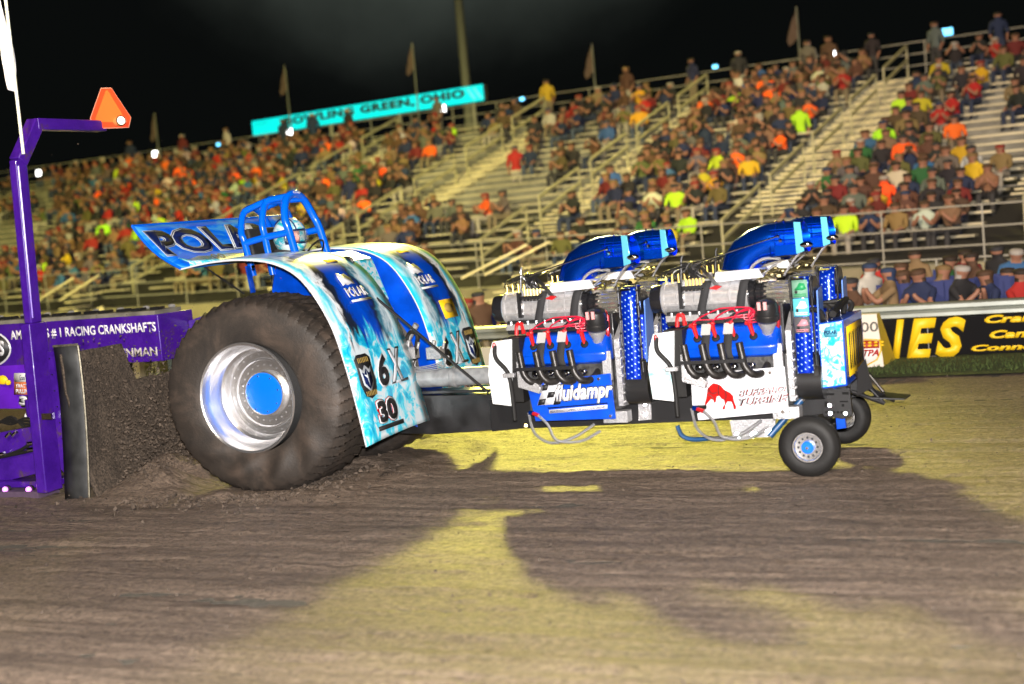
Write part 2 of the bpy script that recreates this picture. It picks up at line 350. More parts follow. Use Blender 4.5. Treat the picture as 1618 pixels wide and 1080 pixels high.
def clods():
    def bit(b, p, r):
        vs = [b.b.verts.new(V(p)+V((rnd.gauss(0, 1), rnd.gauss(0, 1), rnd.gauss(0, .8))).normalized()*r*rnd.uniform(.6, 1.3)) for _ in range(5)]
        for q in ((0, 1, 2), (0, 1, 3), (0, 2, 4), (1, 2, 4), (0, 3, 4), (1, 3, 4), (2, 3, 0)): b.face([vs[i] for i in q])
    b = MB()
    for i in range(3200):                              # loose crumbs on the track
        x = rnd.uniform(-4, 10); y = -9+14*rnd.random()**1.3; bit(b, (x, y, .01), rnd.choice([.004, .006, .009, .013]))
    for i in range(900):
        a = rnd.uniform(0, 6.28); r = abs(rnd.gauss(0, .5))+.75; bit(b, (a and -.35+r*math.cos(a), -.9+r*math.sin(a)*.8, .03), rnd.uniform(.008, .03))
    tag(b.build('clay_crumbs', clodm, ang=10), 'loose brown clay crumbs scattered over the track', 'crumbs', kind='stuff')
    b = MB()
    for i in range(9000):                              # clay thrown back by the near tyre against the blade
        t = rnd.random(); x = -.98-.85*t**.8; zt = .35+1.2*t
        z = rnd.random()**1.5*zt; x -= 0; y = -1.42+rnd.random()*1.9
        if (x**2+(z-.88)**2) < .98**2: continue
        bit(b, (x, y, z+.02), rnd.choice([.004, .005, .007, .009, .012, .018]))
    for i in range(900):
        bit(b, (-1.0-rnd.random()*1.3, rnd.uniform(-1.4, 1), rnd.uniform(.8, 3.0)*rnd.random()**1.6+.7), rnd.uniform(.0025, .008))
    tag(b.build('flying_clay', clodm, ang=10), 'brown clay flung up between the big rear tyre and the sled blade', 'dirt spray', kind='stuff')
clods()

# ------------------------------------------------------------------ tractor
TR = thing('pulling_tractor', (0, 0, 0), 'blue and white pulling tractor with four supercharged engines and giant rear tyres', 'tractor')
def rear_wheel(side):
    cy = side*.82; C = V((0, cy, .875)); R = .925; s = side
    # rim
    b = MB(); o = V((-.03, 0, .875)); prof = [(.505, 1.205), (.515, 1.222), (.505, 1.235), (.488, 1.225), (.476, 1.19), (.462, 1.13), (.455, 1.05), (.43, 1.0), (.405, .985), (.402, .93), (.392, .90), (.335, .895), (.33, .91), (.318, .91), (.31, .89), (.215, .885), (.21, .93), (.195, .935)]
    b.lathe([(r, s*t) for r, t in prof], o, (0, 1, 0), 72)
    for i in range(24):
        a = i*math.pi/12; b.sph(o+V((.265*math.cos(a), s*.89, .265*math.sin(a))), .009, 6)
        b.sph(o+V((.368*math.cos(a+.1), s*.9, .368*math.sin(a+.1))), .008, 6)
    b.lathe([(.505, s*1.20), (.49, s*.9), (.49, s*.5)], o, (0, 1, 0), 48)
    rim = b.build('rear_wheel', alu, TR, ang=25)
    b = MB(); b.lathe([(.2, s*.925), (.196, s*.945), (.18, s*.95), (.0, s*.952)], o, (0, 1, 0), 48)
    b.build('hub_cap', bluept, rim)
    b = MB()
    for i in range(8):
        a = i*math.pi/4+.2; b.cyl(o+V((.17*math.cos(a), s*.947, .17*math.sin(a))), o+V((.17*math.cos(a), s*.96, .17*math.sin(a))), .008, n=6)
    b.build('bolt', chrome, rim)
    b = MB(); b.lathe([(.406, s*.975), (.406, s*.925)], o, (0, 1, 0), 64)  # blue reflection inside the rim, made as a coloured ring
    b.build('blue_reflection_ring', bluept, rim)
    # tyre: one height field over (angle, section)
    sec = [(.505, 1.20), (.53, 1.215), (.56, 1.223), (.60, 1.229), (.64, 1.232), (.68, 1.232), (.72, 1.228), (.76, 1.221), (.80, 1.21), (.84, 1.195), (.862, 1.18), (.885, 1.155), (.905, 1.12)]
    tread = [1.07, 1.0, .93, .86, .82, .78, .71, .64, .57]
    full = [(r, y, 0) for r, y in sec]+[(R, y, 1) for y in tread]+[(r, 1.64-y, 0) for r, y in sec[::-1]]
    NL = 50; NA = NL*10; b = MB(); rings = []
    for (r, y, tr) in full:
        ring = []
        for k in range(NA):
            a = 2*math.pi*k/NA; w = abs(y-.82)/.4
            ph = (k/NA*NL + 2.2*abs(y-.82) + 1.1*max(0, abs(y-.82)-.2)) % 1.0
            lug = (.0 if ph < .12 else .042*min(1, (ph-.12)/.1)*(1-.55*(ph-.22)/.78 if ph > .22 else 1))
            rr = r; yy = y
            if tr: rr = r-.042+lug
            elif r > .86: rr = r-(.042-lug)*1.0*min(1, (r-.85)/.045)
            # wrinkled, wound up sidewall near the ground
            dn = max(0, -math.sin(a)); wr = .0
            if r > .5 and not tr and dn > .15:
                q = (r-.5)/.42; wr = math.sin(a*11+q*5.5)*.034*math.sin(math.pi*min(1, q))*dn**1.5 + .02*dn*math.sin(math.pi*q)
            yy = y+(wr if y > .82 else -wr)
            x = rr*math.cos(a)*1.085; z = .875+rr*math.sin(a)
            if z < .0: z = .0+(z)*.15; yy += (.02 if y > .82 else -.02)
            x += .03*dn*math.sin(math.pi*min(1, max(0, (r-.5)/.42)))
            ring.append(V((x, s*yy, z)))
        rings.append(ring)
    b.rings(rings, cap=False); b.build('tyre', tyrem, rim, ang=28)
for sd in (-1, 1): rear_wheel(sd)

FP = [(-.60, 2.10), (-.26, 2.145), (.10, 2.15), (.45, 2.09), (.72, 1.92), (.95, 1.55), (1.07, 1.15), (1.15, .75), (1.20, .44)]
FC = [(p.x, p.z) for p in crom([(x, 0, z) for x, z in FP], 6)]
def fx(z):
    for (x0, z0), (x1, z1) in zip(FC[8:], FC[9:]):
        if z1 <= z <= z0: return x0+(x1-x0)*(z0-z)/(z0-z1+1e-9)
    return FC[-1][0]
def fender(side):
    b = MB(); uvl = b.b.loops.layers.uv.new('UVMap'); ys = [-1.26+1.05*i/8 for i in range(9)]
    L = [0]
    for p, q in zip(FC, FC[1:]): L.append(L[-1]+math.hypot(q[0]-p[0], q[1]-p[1]))
    T = L[-1]; g = []
    for i, (x, z) in enumerate(FC):
        e = i/(len(FC)-1); row = []
        for j, y in enumerate(ys):
            q = j/8; yy = (y+.19*q*(i/(len(FC)-1)) if side < 0 else -y+.20); dz = .018*(1-(2*q-1)**2)
            vz = z+dz+(.10*(1-q) if False else 0)
            row.append((b.b.verts.new((x+dz*.6, yy, vz - .03*(1-q)*e)), (q, 1-L[i]/T)))
        g.append(row)
    for i in range(len(FC)-1):
        for j in range(8):
            f = b.face([g[i][j][0], g[i+1][j][0], g[i+1][j+1][0], g[i][j+1][0]])
            for lp, c in zip(f.loops, (g[i][j], g[i+1][j], g[i+1][j+1], g[i][j+1])): lp[uvl].uv = c[1]
    o = b.build('fender', [fwrap, mat('black_fender_lining', (.02, .02, .02), .6), white], TR)
    so = o.modifiers.new('s', 'SOLIDIFY'); so.thickness = .014; so.offset = -1; so.material_offset = 1; so.material_offset_rim = 2; so.use_rim = True
    # make outward normals point up and forward
    me = o.data; n = sum((p.normal for p in me.polygons), V((0, 0, 0)))
    if n.z < 0: me.flip_normals()
    return o
fen = fender(-1); fenf = fender(1)
def onf(y0, y1, z0, z1):
    def fn(a, b_):
        z = z0+(z1-z0)*b_; y = y0+(y1-y0)*a; return V((fx(z)+.024, y, z+.008))
    return fn
def fdec(bl, tr, plane=1.12):
    p = atx(*bl, plane); q = atx(*tr, plane); return p.y, q.y, p.z, q.z
def fender_decals(f, far):
    sh = -1
    def Z(y0, y1, z0, z1):
        return onf(y0, y1, z0, z1)
    YO = 0.0 if not far else .20
    if not far: shy, sxy, n6 = (-1.15, -.87), (-.83, -.30), (-1.06, -.56)
    else: shy, sxy, n6 = (1.07, 1.35), (.50, 1.03), (.76, 1.26)
    a = Z(*shy, .80, 1.20)
    shp = [(.5, 0), (.85, .08), (1, .35), (.97, .7), (1, .9), (.8, 1), (.2, 1), (0, .9), (.03, .7), (0, .35), (.15, .08)]
    patch(a, shp, ink, f, 'shield_decal')
    a2 = Z(shy[0]+.04, shy[1]-.04, .86, 1.10)
    a3 = lambda u, v: a2(u, v)+V((.004, 0, .001))
    patch(a3, [(.5, 0), (.95, .3), (1, .95), (.78, .82), (.5, 1), (.22, .82), (0, .95), (.05, .3)], silverink, f, 'shield_decal')
    a4 = lambda u, v: a2(u, v)+V((.007, 0, .002))
    patch(a4, [(.5, .1), (.84, .35), (.86, .75), (.7, .68), (.5, .86), (.3, .68), (.14, .75), (.16, .35)], navyink, f, 'shield_decal')
    patch(lambda u, v: a2(u, v)+V((.010, 0, .003)), [(.5, .2), (.56, .5), (.78, .66), (.54, .62), (.5, .8), (.46, .62), (.22, .66), (.44, .5)], silverink, f, 'shield_decal')
    for zz in (1.125, .825):
        text('POWER' if 0 else 'IIIIIII', lambda u, v, zz=zz: Z(shy[0]+.05, shy[1]-.05, zz, zz+.045)(u, v)+V((.006, 0, .002)), gold, f, 'trim')
    d = (sxy[1]-sxy[0])
    text('6', lambda u, v: Z(sxy[0], sxy[0]+d*.42, .86, 1.17)(u, v)+V((.004, 0, 0)), white, f, shear=.25, weight=.06)
    text('6', lambda u, v: Z(sxy[0]+.015, sxy[0]+d*.40, .875, 1.155)(u, v)+V((.008, 0, 0)), ink, f, shear=.25, weight=.04)
    text('X', lambda u, v: Z(sxy[0]+d*.42, sxy[1], .87, 1.19)(u, v)+V((.003, 0, 0)), ink, f, shear=.3, weight=.055)
    text('X', lambda u, v: Z(sxy[0]+d*.45, sxy[1]-.02, .885, 1.175)(u, v)+V((.007, 0, 0)), mat('pale_silver_ink', (.62, .66, .72), .3, .2), f, shear=.3, weight=.03)
    patch(Z(sxy[0]+d*.45, sxy[1]+.02, .865, .89), RECT, silverink, f)
    d = n6[1]-n6[0]
    text('30', lambda u, v: Z(n6[0]+.06, n6[1]-.06, .545, .78)(u, v)+V((.002, 0, 0)), redink, f, weight=.10)
    text('30', lambda u, v: Z(n6[0]+.066, n6[1]-.066, .551, .774)(u, v)+V((.005, 0, 0)), white, f, weight=.075)
    text('30', lambda u, v: Z(n6[0]+.08, n6[1]-.08, .565, .76)(u, v)+V((.008, 0, 0)), ink, f, weight=.05)
    patch(Z(n6[0]+.03, n6[1], .50, .54), RECT, ink, f); text('ENGINES', lambda u, v: Z(n6[0]+.06, n6[1]-.03, .508, .532)(u, v)+V((.004, 0, 0)), silverink, f) if 0 else None
    # crown decals
    yy = (-.78, -.42) if not far else (.62, .98)
    yd = 1 if not far else 1
    text('POLAR', lambda u, v: Z(yy[0], yy[1], 1.70, 1.79)(u, v), white, f, weight=.04)
    patch(Z(yy[0], yy[1], 1.655, 1.675), RECT, white, f)
    patch(Z(yy[0]+.02, yy[1]-.12, 1.81, 1.93), [(0, 0), (.25, .1), (.4, 0), (.75, .1), (1, 0), (.92, .55), (.75, .9), (.45, .8), (.2, 1), (.05, .7)], white, f)
    if far:
        patch(Z(.82, 1.12, 1.33, 1.52), RECT, yellow, f); patch(lambda u, v: Z(.87, 1.07, 1.38, 1.48)(u, v)+V((.004, 0, .002)), circ(.5, .5, .5, .5, 14), gold, f)
    patch(Z(*((-.62, -.42) if not far else (.82, 1.02)), 2.03, 2.055), RECT, yellow, f)
fender_decals(fen, False); fender_decals(fenf, True)
for sd, (nm) in ((-1, 'a'), (1, 'b')):
    b = MB(); y = sd*.29 if sd < 0 else .44
    pts = [(x, y, z-.02) for x, z in FC[8:]]+[(1.05, y, .5), (.2, y, .7), (-.1, y, 1.3), (-.25, y, 1.8)]
    b.prism(pts, (0, .012, 0)); b.build('side_panel', blue, TR)
# rear wing across both fenders, lettered POLAR on its forward face
def wing():
    A = at(286, 424, -1.26); B = at(209, 357, -1.26); n = 8
    f0 = V((A.x, -1.26, A.z)); t0 = V((B.x, -1.26, B.z))
    b = MB(); h = t0-f0; ac = V((0, 2.52, 0)); nrm = ac.cross(h).normalized()
    if nrm.x < 0: nrm = -nrm
    prof = [(0, .0, .0), (.0, .06, .02), (.01, .3, .05), (0, .8, .03), (-.02, .98, .0)]
    fn = lambda u, v: f0+ac*u+h*v-nrm*(.05*math.sin(math.pi*v))
    vs = [[fn(u/12, v/8) for u in range(13)] for v in range(9)]
    g = [[b.b.verts.new(p) for p in row] for row in vs]
    for i in range(8):
        for j in range(12): b.face([g[i][j], g[i][j+1], g[i+1][j+1], g[i+1][j]])
    o = b.build('rear_wing', wwrap, TR, fixn=False); so = o.modifiers.new('s', 'SOLIDIFY'); so.thickness = .02; so.offset = 0
    b = MB(); b.tube([fn(0, v/8) for v in range(9)], .014, 8); b.tube([fn(u/12, 1) for u in range(13)], .014, 8); b.build('wing_edge', cageb, o)
    off = nrm*.013
    for k, (mt, w, o2) in enumerate(((silverink, .075, .0), (navyink, .055, .0015), (silverink, .045, .003), (navyink, .03, .0045))):
        e = .012*(3-k)
        text('POLAR', lambda u, v, o2=o2, e=e: fn(.035-e*.3+u*(.80+e*.6), .36-e+v*(.50+2*e))+off+nrm*o2, mt, o, weight=w, shear=.0, depth=.001)
    patch(lambda u, v: fn(.06+u*.45, .02+v*.26)+off, [(0, 0), (.15, .0), (.5, .0), (1, .1), (.98, .7), (.7, .9), (.5, .8), (.3, .95), (.12, .7), (.02, .95), (.06, .4)], ice2, o, 'decal')
    text('oo', lambda u, v: fn(.26+u*.08, .14+v*.13)+off+nrm*.004, ink, o)
wing()
# stay rods, cage
b = MB(); b.tube([at(595, 471, -.29), at(772, 620, -.29)], .014, 8); b.build('stay_rod', black, TR)
b = MB(); b.tube([at(318, 418, -.9), at(386, 464, -.6)], .009, 8); b.build('stay_rod', black, TR)
b = MB(); b.bar(at(391, 420, -.42), at(400, 462, -.42), .06, .02); b.build('fender_bracket', blue, TR)
b = MB(); b.cyl(at(401, 421, -1.2), at(401, 421, -1.2)+V((0, -.02, 0)), .014); b.build('bolt', chrome, TR)
def cage():
    b = MB(); r = .034
    def hoop(xb, xt, zt, w=.30, zb=1.95, k=1.):
        pts = [(xb, -w, zb), (xb+(xt-xb)*.5, -w*.98, zb+(zt-zb)*.5), (xt*.8+xb*.2, -w*.90, zt-.23), (xt, -w*.55, zt-.06), (xt, 0, zt), (xt, w*.55, zt-.06), (xt*.8+xb*.2, w*.90, zt-.23), (xb+(xt-xb)*.5, w*.98, zb+(zt-zb)*.5), (xb, w, zb)]
        b.tube(pts, r*k, 12, smooth=6); return pts
    h1 = hoop(.10, -.07, 2.72, .29, k=1.15); h2 = hoop(-.22, -.32, 2.69, .29); h3 = hoop(-.44, -.58, 2.62, .29)
    for y in (-.13, .13): b.tube([(-.07, y, 2.695), (-.32, y, 2.665), (-.58, y, 2.59)], r, 12, smooth=4)
    for y in (-.285, .285): b.tube([(.03, y, 2.35), (-.26, y, 2.32), (-.50, y, 2.28)], r, 12)
    b.tube([(-.32, -.17, 2.66), (-.07, .13, 2.66)], r*.8, 10)
    o = b.build('roll_cage', cageb, TR)
    p = V((-.035, -.06, 2.725)); text('CARP' if 0 else 'Gap', quad(p+V((.02, -.03, -.012)), (0, .13, 0), (-.012, 0, .03)), white, o)
    b = MB()      # seat shell and head surround
    b.prism([(-.58, -.22, 2.06), (-.60, -.22, 2.40), (-.50, -.22, 2.42), (-.44, -.22, 2.06)], (0, .48, 0)); b.build('seat', mat('black_seat', (.015, .015, .015), .7), TR, bevel=.02)
    b = MB(); b.box((.05, 0, 1.68), (.66, .5, .74)); b.build('cockpit_tub', black, TR, bevel=.02)
    b = MB(); b.prism([(.1, -.25, 1.7), (.1, -.25, 2.03), (.36, -.25, 2.12), (.60, -.25, 2.02), (.75, -.25, 1.6)], (0, .5, 0)); b.build('cowl', ice2, TR, bevel=.02)
    b = MB(); b.lathe([(.14, 0), (.155, .01), (.14, .02)], (.10, 0, 2.12), (-.8, 0, .55), 24); b.tube([(.12, 0, 2.12), (.25, 0, 2.0)], .015); b.build('steering_wheel', black, TR)
    # black filter housing beside the cowl
    c = at(544, 417, -.1); b = MB(); b.sph(c, .08, 14, (1.1, 1, .9)); b.tube([c+V((.0, -.05, .06)), c+V((.12, -.06, .04)), c+V((.13, -.05, -.12))], .02, 8, smooth=4); b.build('filter_housing', black, TR)
    b = MB(); b.lathe([(.05, 0), (.055, .02), (.03, .03)], c+V((.0, -.08, .02)), (.2, -1, 0), 16); b.cyl(c+V((-.05, -.06, -.02)), c+V((-.05, -.06, -.12)), .015); b.build('filter_cap', chrome, TR)
cage()
# chassis
def frame():
    b = MB()
    for y in (-.40, .34):
        pts = [(2.02, y, .38), (2.3, y, .40), (3.95, y, .43), (4.85, y, .44), (5.25, y, .50), (5.25, y, .70), (3.9, y, .68), (2.02, y, .67)]
        b.prism(pts, (0, .06, 0))
    for x in (2.1, 3.7, 5.1): b.box((x, 0, .55), (.10, .68, .16))
    b.build('frame_rail', black, TR, bevel=.004)
    b = MB(); b.prism([(-.5, -.02, .38), (1.2, -.02, .30), (2.15, -.02, .34), (2.15, -.02, .665), (-.5, -.02, .70)], (0, .34, 0)); b.box((1.3, .05, .71), (1.7, .2, .03)); b.build('chassis_housing', mat('scuffed_black_paint', (.014, .014, .015), .38, coat=.2, var=.6, bscale=5, bump=.2), TR, bevel=.006)
    b = MB(); b.tube([(.2, 0, .83), (1.05, 0, .84), (2.5, 0, .86)], .088, 24); b.lathe([(.088, 0), (.10, .01), (.10, .05), (.088, .06)], (1.47, 0, .845), (1, 0, 0), 24); b.build('drive_tube', steelt, TR)
    b = MB(); b.cyl((0, -.9, .875), (0, .9, .875), .16); b.sph((0, 0, .9), .32, 16); b.box((.45, 0, .95), (.6, .45, .55)); b.build('rear_axle', black, TR)
    # valve blocks and plumbing between the fenders
    b = MB()
    for px in (648, 688): b.box(at(px, 557, 0), (.15, .10, .11)); b.cyl(at(px-4, 548, -.04), at(px-2, 538, -.04), .02); b.cyl(at(px+12, 550, -.05), at(px+14, 540, -.05), .013)
    for k in range(4): b.tube([at(645+k*4, 570, -.06), at(646+k*4, 586-k*2, -.06), at(690, 583-k*3, -.06), at(703, 575-k*3, -.06), at(704, 560, -.06)], .005, 6, smooth=4)
    b.build('valve_block', cast, TR, bevel=.004)
    b = MB(); b.tube([at(640, 545, -.02), at(648, 525, -.02), at(660, 530, -.02), at(655, 560, -.02)], .022, 8, smooth=5); b.build('hose', rubber, TR); b = MB(); b.tube([at(684, 585, 0), at(684, 598, 0)], .02); b.build('hose_stub', rubber, TR)
    b = MB(); b.tube([at(632, 560, 0), at(645, 535, 0), at(658, 512, 0)], .03, 10, smooth=4); b.build('exhaust_pipe', cast, TR)
    for px in (1018,):
        b = MB(); b.prism([at(1009, 632, -.412), at(1029, 631, -.412), at(1030, 662, -.412), at(1010, 664, -.412)], (0, -.012, 0)); p = b.build('bracket_plate', cast, TR)
        b = MB()
        for q in ((1019, 639), (1020, 655)): b.cyl(at(*q, -.424), at(*q, -.44), .013, n=8)
        b.build('bolt', chrome, p)
    b = MB(); b.cyl(at(831, 672, -.40), at(831, 672, -.43), .015); b.build('bolt', brass, TR)
    # front axle group
    b = MB(); b.prism([at(1153, 664, -.36), at(1225, 658, -.36), at(1224, 690, -.36), at(1158, 692, -.36)], (0, .02, 0)); p = b.build('axle_plate', cast, TR)
    b = MB()
    for q in ((1165, 688), (1191, 687), (1215, 682)): b.cyl(at(*q, -.365), at(*q, -.39), .028, n=6); b.cyl(at(*q, -.385), at(*q, -.41), .014)
    b.build('bolt', chrome, p)
    b = MB(); b.tube([at(1070, 672, -.42), at(1078, 688, -.42), at(1096, 694, -.42), at(1124, 692, -.42)], .02, 10, smooth=5); b.build('steering_hose', navy, TR); b = MB(); b.tube([at(1216, 689, -.62), at(1266, 632, -.50)], .028, 12); b.build('steering_ram', navy, TR)
    b = MB(); b.tube([at(1122, 692, -.42), at(1164, 690, -.42)], .014); b.tube([at(1136, 692, -.42), at(1150, 691, -.42)], .02); b.cyl(at(1266, 632, -.50), at(1275, 623, -.50), .022); b.build('ram_rod', alu, TR)
    b = MB(); b.cyl((4.98, -.72, .26), (4.98, .75, .28), .035); b.box((4.9, 0, .4), (.16, .6, .18)); b.build('front_axle', black, TR)
    # front bracket with slots, tow hitch, skid leg
    b = MB(); x0 = 5.16
    b.prism([at(1298, 616, -.42), at(1342, 612, -.42), at(1347, 655, -.42), at(1331, 662, -.42), at(1301, 657, -.42)], (0, .04, 0)); br = b.build('front_bracket', black, TR, bevel=.003)
    b = MB()
    for q in ((1311, 640), (1312, 653), (1336, 653)): b.cyl(at(*q, -.43), at(*q, -.445), .013, n=8)
    b.build('bolt', chrome, br)
    b = MB()
    for (a0, b0, a1, b1) in ((1304, 621, 1318, 624), (1331, 619, 1341, 623), (1303, 634, 1308, 643), (1327, 633, 1340, 635), (1330, 638, 1334, 642)):
        b.prism([at(a0, b0, -.424), at(a1, b0, -.424), at(a1, b1, -.424), at(a0, b1, -.424)], (0, -.003, 0))
    for k in range(6): b.cyl(at(1306+k*6, 651, -.42), at(1306+k*6, 651, -.426), .011, n=10)
    b.build('slot_shade', mat('slot_shadow_black', (.003, .003, .003), 1), br)  # flat black pieces, shade inside the slots put into colour
    b = MB(); b.prism([at(1316, 610, -.40), at(1326, 610, -.40), at(1337, 676, -.40), at(1322, 678, -.40)], (0, .05, 0)); b.build('skid_leg', blue, TR, bevel=.003)
    b = MB()
    for y in (-.2, .2): b.tube([(5.25, y, .62), (5.5, y*.6, .50)], .018); b.tube([(5.25, y, .82), (5.5, y*.6, .50)], .014)
    b.tube([(5.3, -.25, .78), (5.42, -.1, .60), (5.55, .05, .50)], .02); b.prism([(5.34, -.34, .83), (5.40, -.30, .90), (5.44, -.28, .66), (5.32, -.34, .60)], (0, .012, 0)); b.prism([(5.40, -.18, .55), (5.66, -.1, .52), (5.70, -.02, .54), (5.42, .1, .56)], (0, 0, .012)); b.build('tow_hitch', black, TR)
frame()
def front_wheel(side):
    c = V((4.985, side*.72, .262)); s = side; b = MB()
    prof = [(.118, .07), (.13, .085), (.16, .092), (.20, .088), (.225, .072), (.238, .055), (.243, .05), (.239, .047), (.245, .04), (.247, .02), (.243, .017), (.247, .014), (.248, 0)]
    prof += [(r, -t) for r, t in prof[-2::-1]]
    b.lathe([(r, s*t) for r, t in prof], c, (0, 1, 0), 64); ty = b.build('front_tyre', rubber, TR, ang=30)
    b = MB(); b.lathe([(.118, s*.07), (.122, s*.078), (.112, s*.078), (.104, s*.06), (.06, s*.055), (.0, s*.056)], c, (0, 1, 0), 40); b.build('front_rim', alu, ty)
    b = MB()
    for i in range(12): a = i*math.pi/6; p = c+V((.078*math.cos(a), s*.057, .078*math.sin(a))); b.cyl(p, p+V((0, s*.004, 0)), .010, n=10)
    b.build('rim_hole', ink, ty)
    b = MB(); b.lathe([(.052, s*.055), (.05, s*.085), (.044, s*.09), (.0, s*.09)], c, (0, 1, 0), 28); b.build('hub_cap', bluept, ty)
    b = MB(); b.cyl(c+V((0, s*.088, 0)), c+V((0, s*.105, 0)), .014, n=6); b.build('axle_nut', chrome, ty)
for sd in (-1, 1): front_wheel(sd)
def radiator():
    b = MB(); x0, x1 = 5.085, 5.29; b.prism([(x0, -.56, .70), (x0, -.56, 1.235), (x1, -.56, 1.255), (x1, -.56, .72)], (0, .84, 0)); o = b.build('radiator_box', blue, TR, bevel=.006)
    q = pquad((1303, 611), (1333, 609), (1297, 516), -.565, .002); b = MB(); b.prism([(x0+.012, -.561, .715), (x0+.012, -.561, 1.225), (x1-.012, -.561, 1.245), (x1-.012, -.561, .735)], (0, -.004, 0)); b.build('side_decal', ice2, o)
    patch(quad((x0+.04, -.567, 1.11), (.12, 0, 0), (0, 0, .10)), [(.1, .1), (.9, .1), (1, .4), (.85, .9), (.5, 1), (.15, .9), (0, .4)], cyanlite, o)
    text('POLAR', quad((x0+.05, -.571, 1.145), (.10, 0, 0), (0, 0, .03)), navyink, o, weight=.03)
    fr = quad((x1+.003, -.48, .78), (0, .68, 0), (0, 0, .41), (.004, 0, 0)); patch(fr, RECT, yellow, o, 'grille_banner')
    f2 = lambda u, v: fr(u, v)+V((.005, 0, 0))
    for k, (u, w) in enumerate(((.06, .09), (.2, .05), (.3, .1), (.46, .06), (.58, .1), (.74, .05), (.84, .1))):
        patch(lambda a, c, u=u, w=w: f2(u+a*w, .12+c*.76), [(0, 0), (1, .06), (.8, .5), (1, 1), (.2, .94), (.35, .5)], ink, o, 'grille_banner')
    b = MB()
    for k in range(5): b.tube([(5.12+.02*k, -.5+.18*k, 1.25), (5.08+.03*k, -.45+.18*k, 1.33+.02*(k % 2)), (4.95, -.42+.15*k, 1.33), (4.86, -.40+.12*k, 1.24)], .022, 8, smooth=4)
    b.tube([(5.2, -.5, 1.3), (5.2, -.1, 1.36), (5.15, .38, 1.34)], .03, 8, smooth=4); b.build('coolant_hose', rubber, o)
    b = MB()
    for k in range(5): b.cyl((5.15, -.48+.19*k, 1.24), (5.15, -.48+.19*k, 1.31), .02); b.lathe([(.026, 0), (.026, .012)], (5.15, -.48+.19*k, 1.31), (0, 0, 1), 12, cap=True)
    b.build('filler_neck', chrome, o)
radiator()
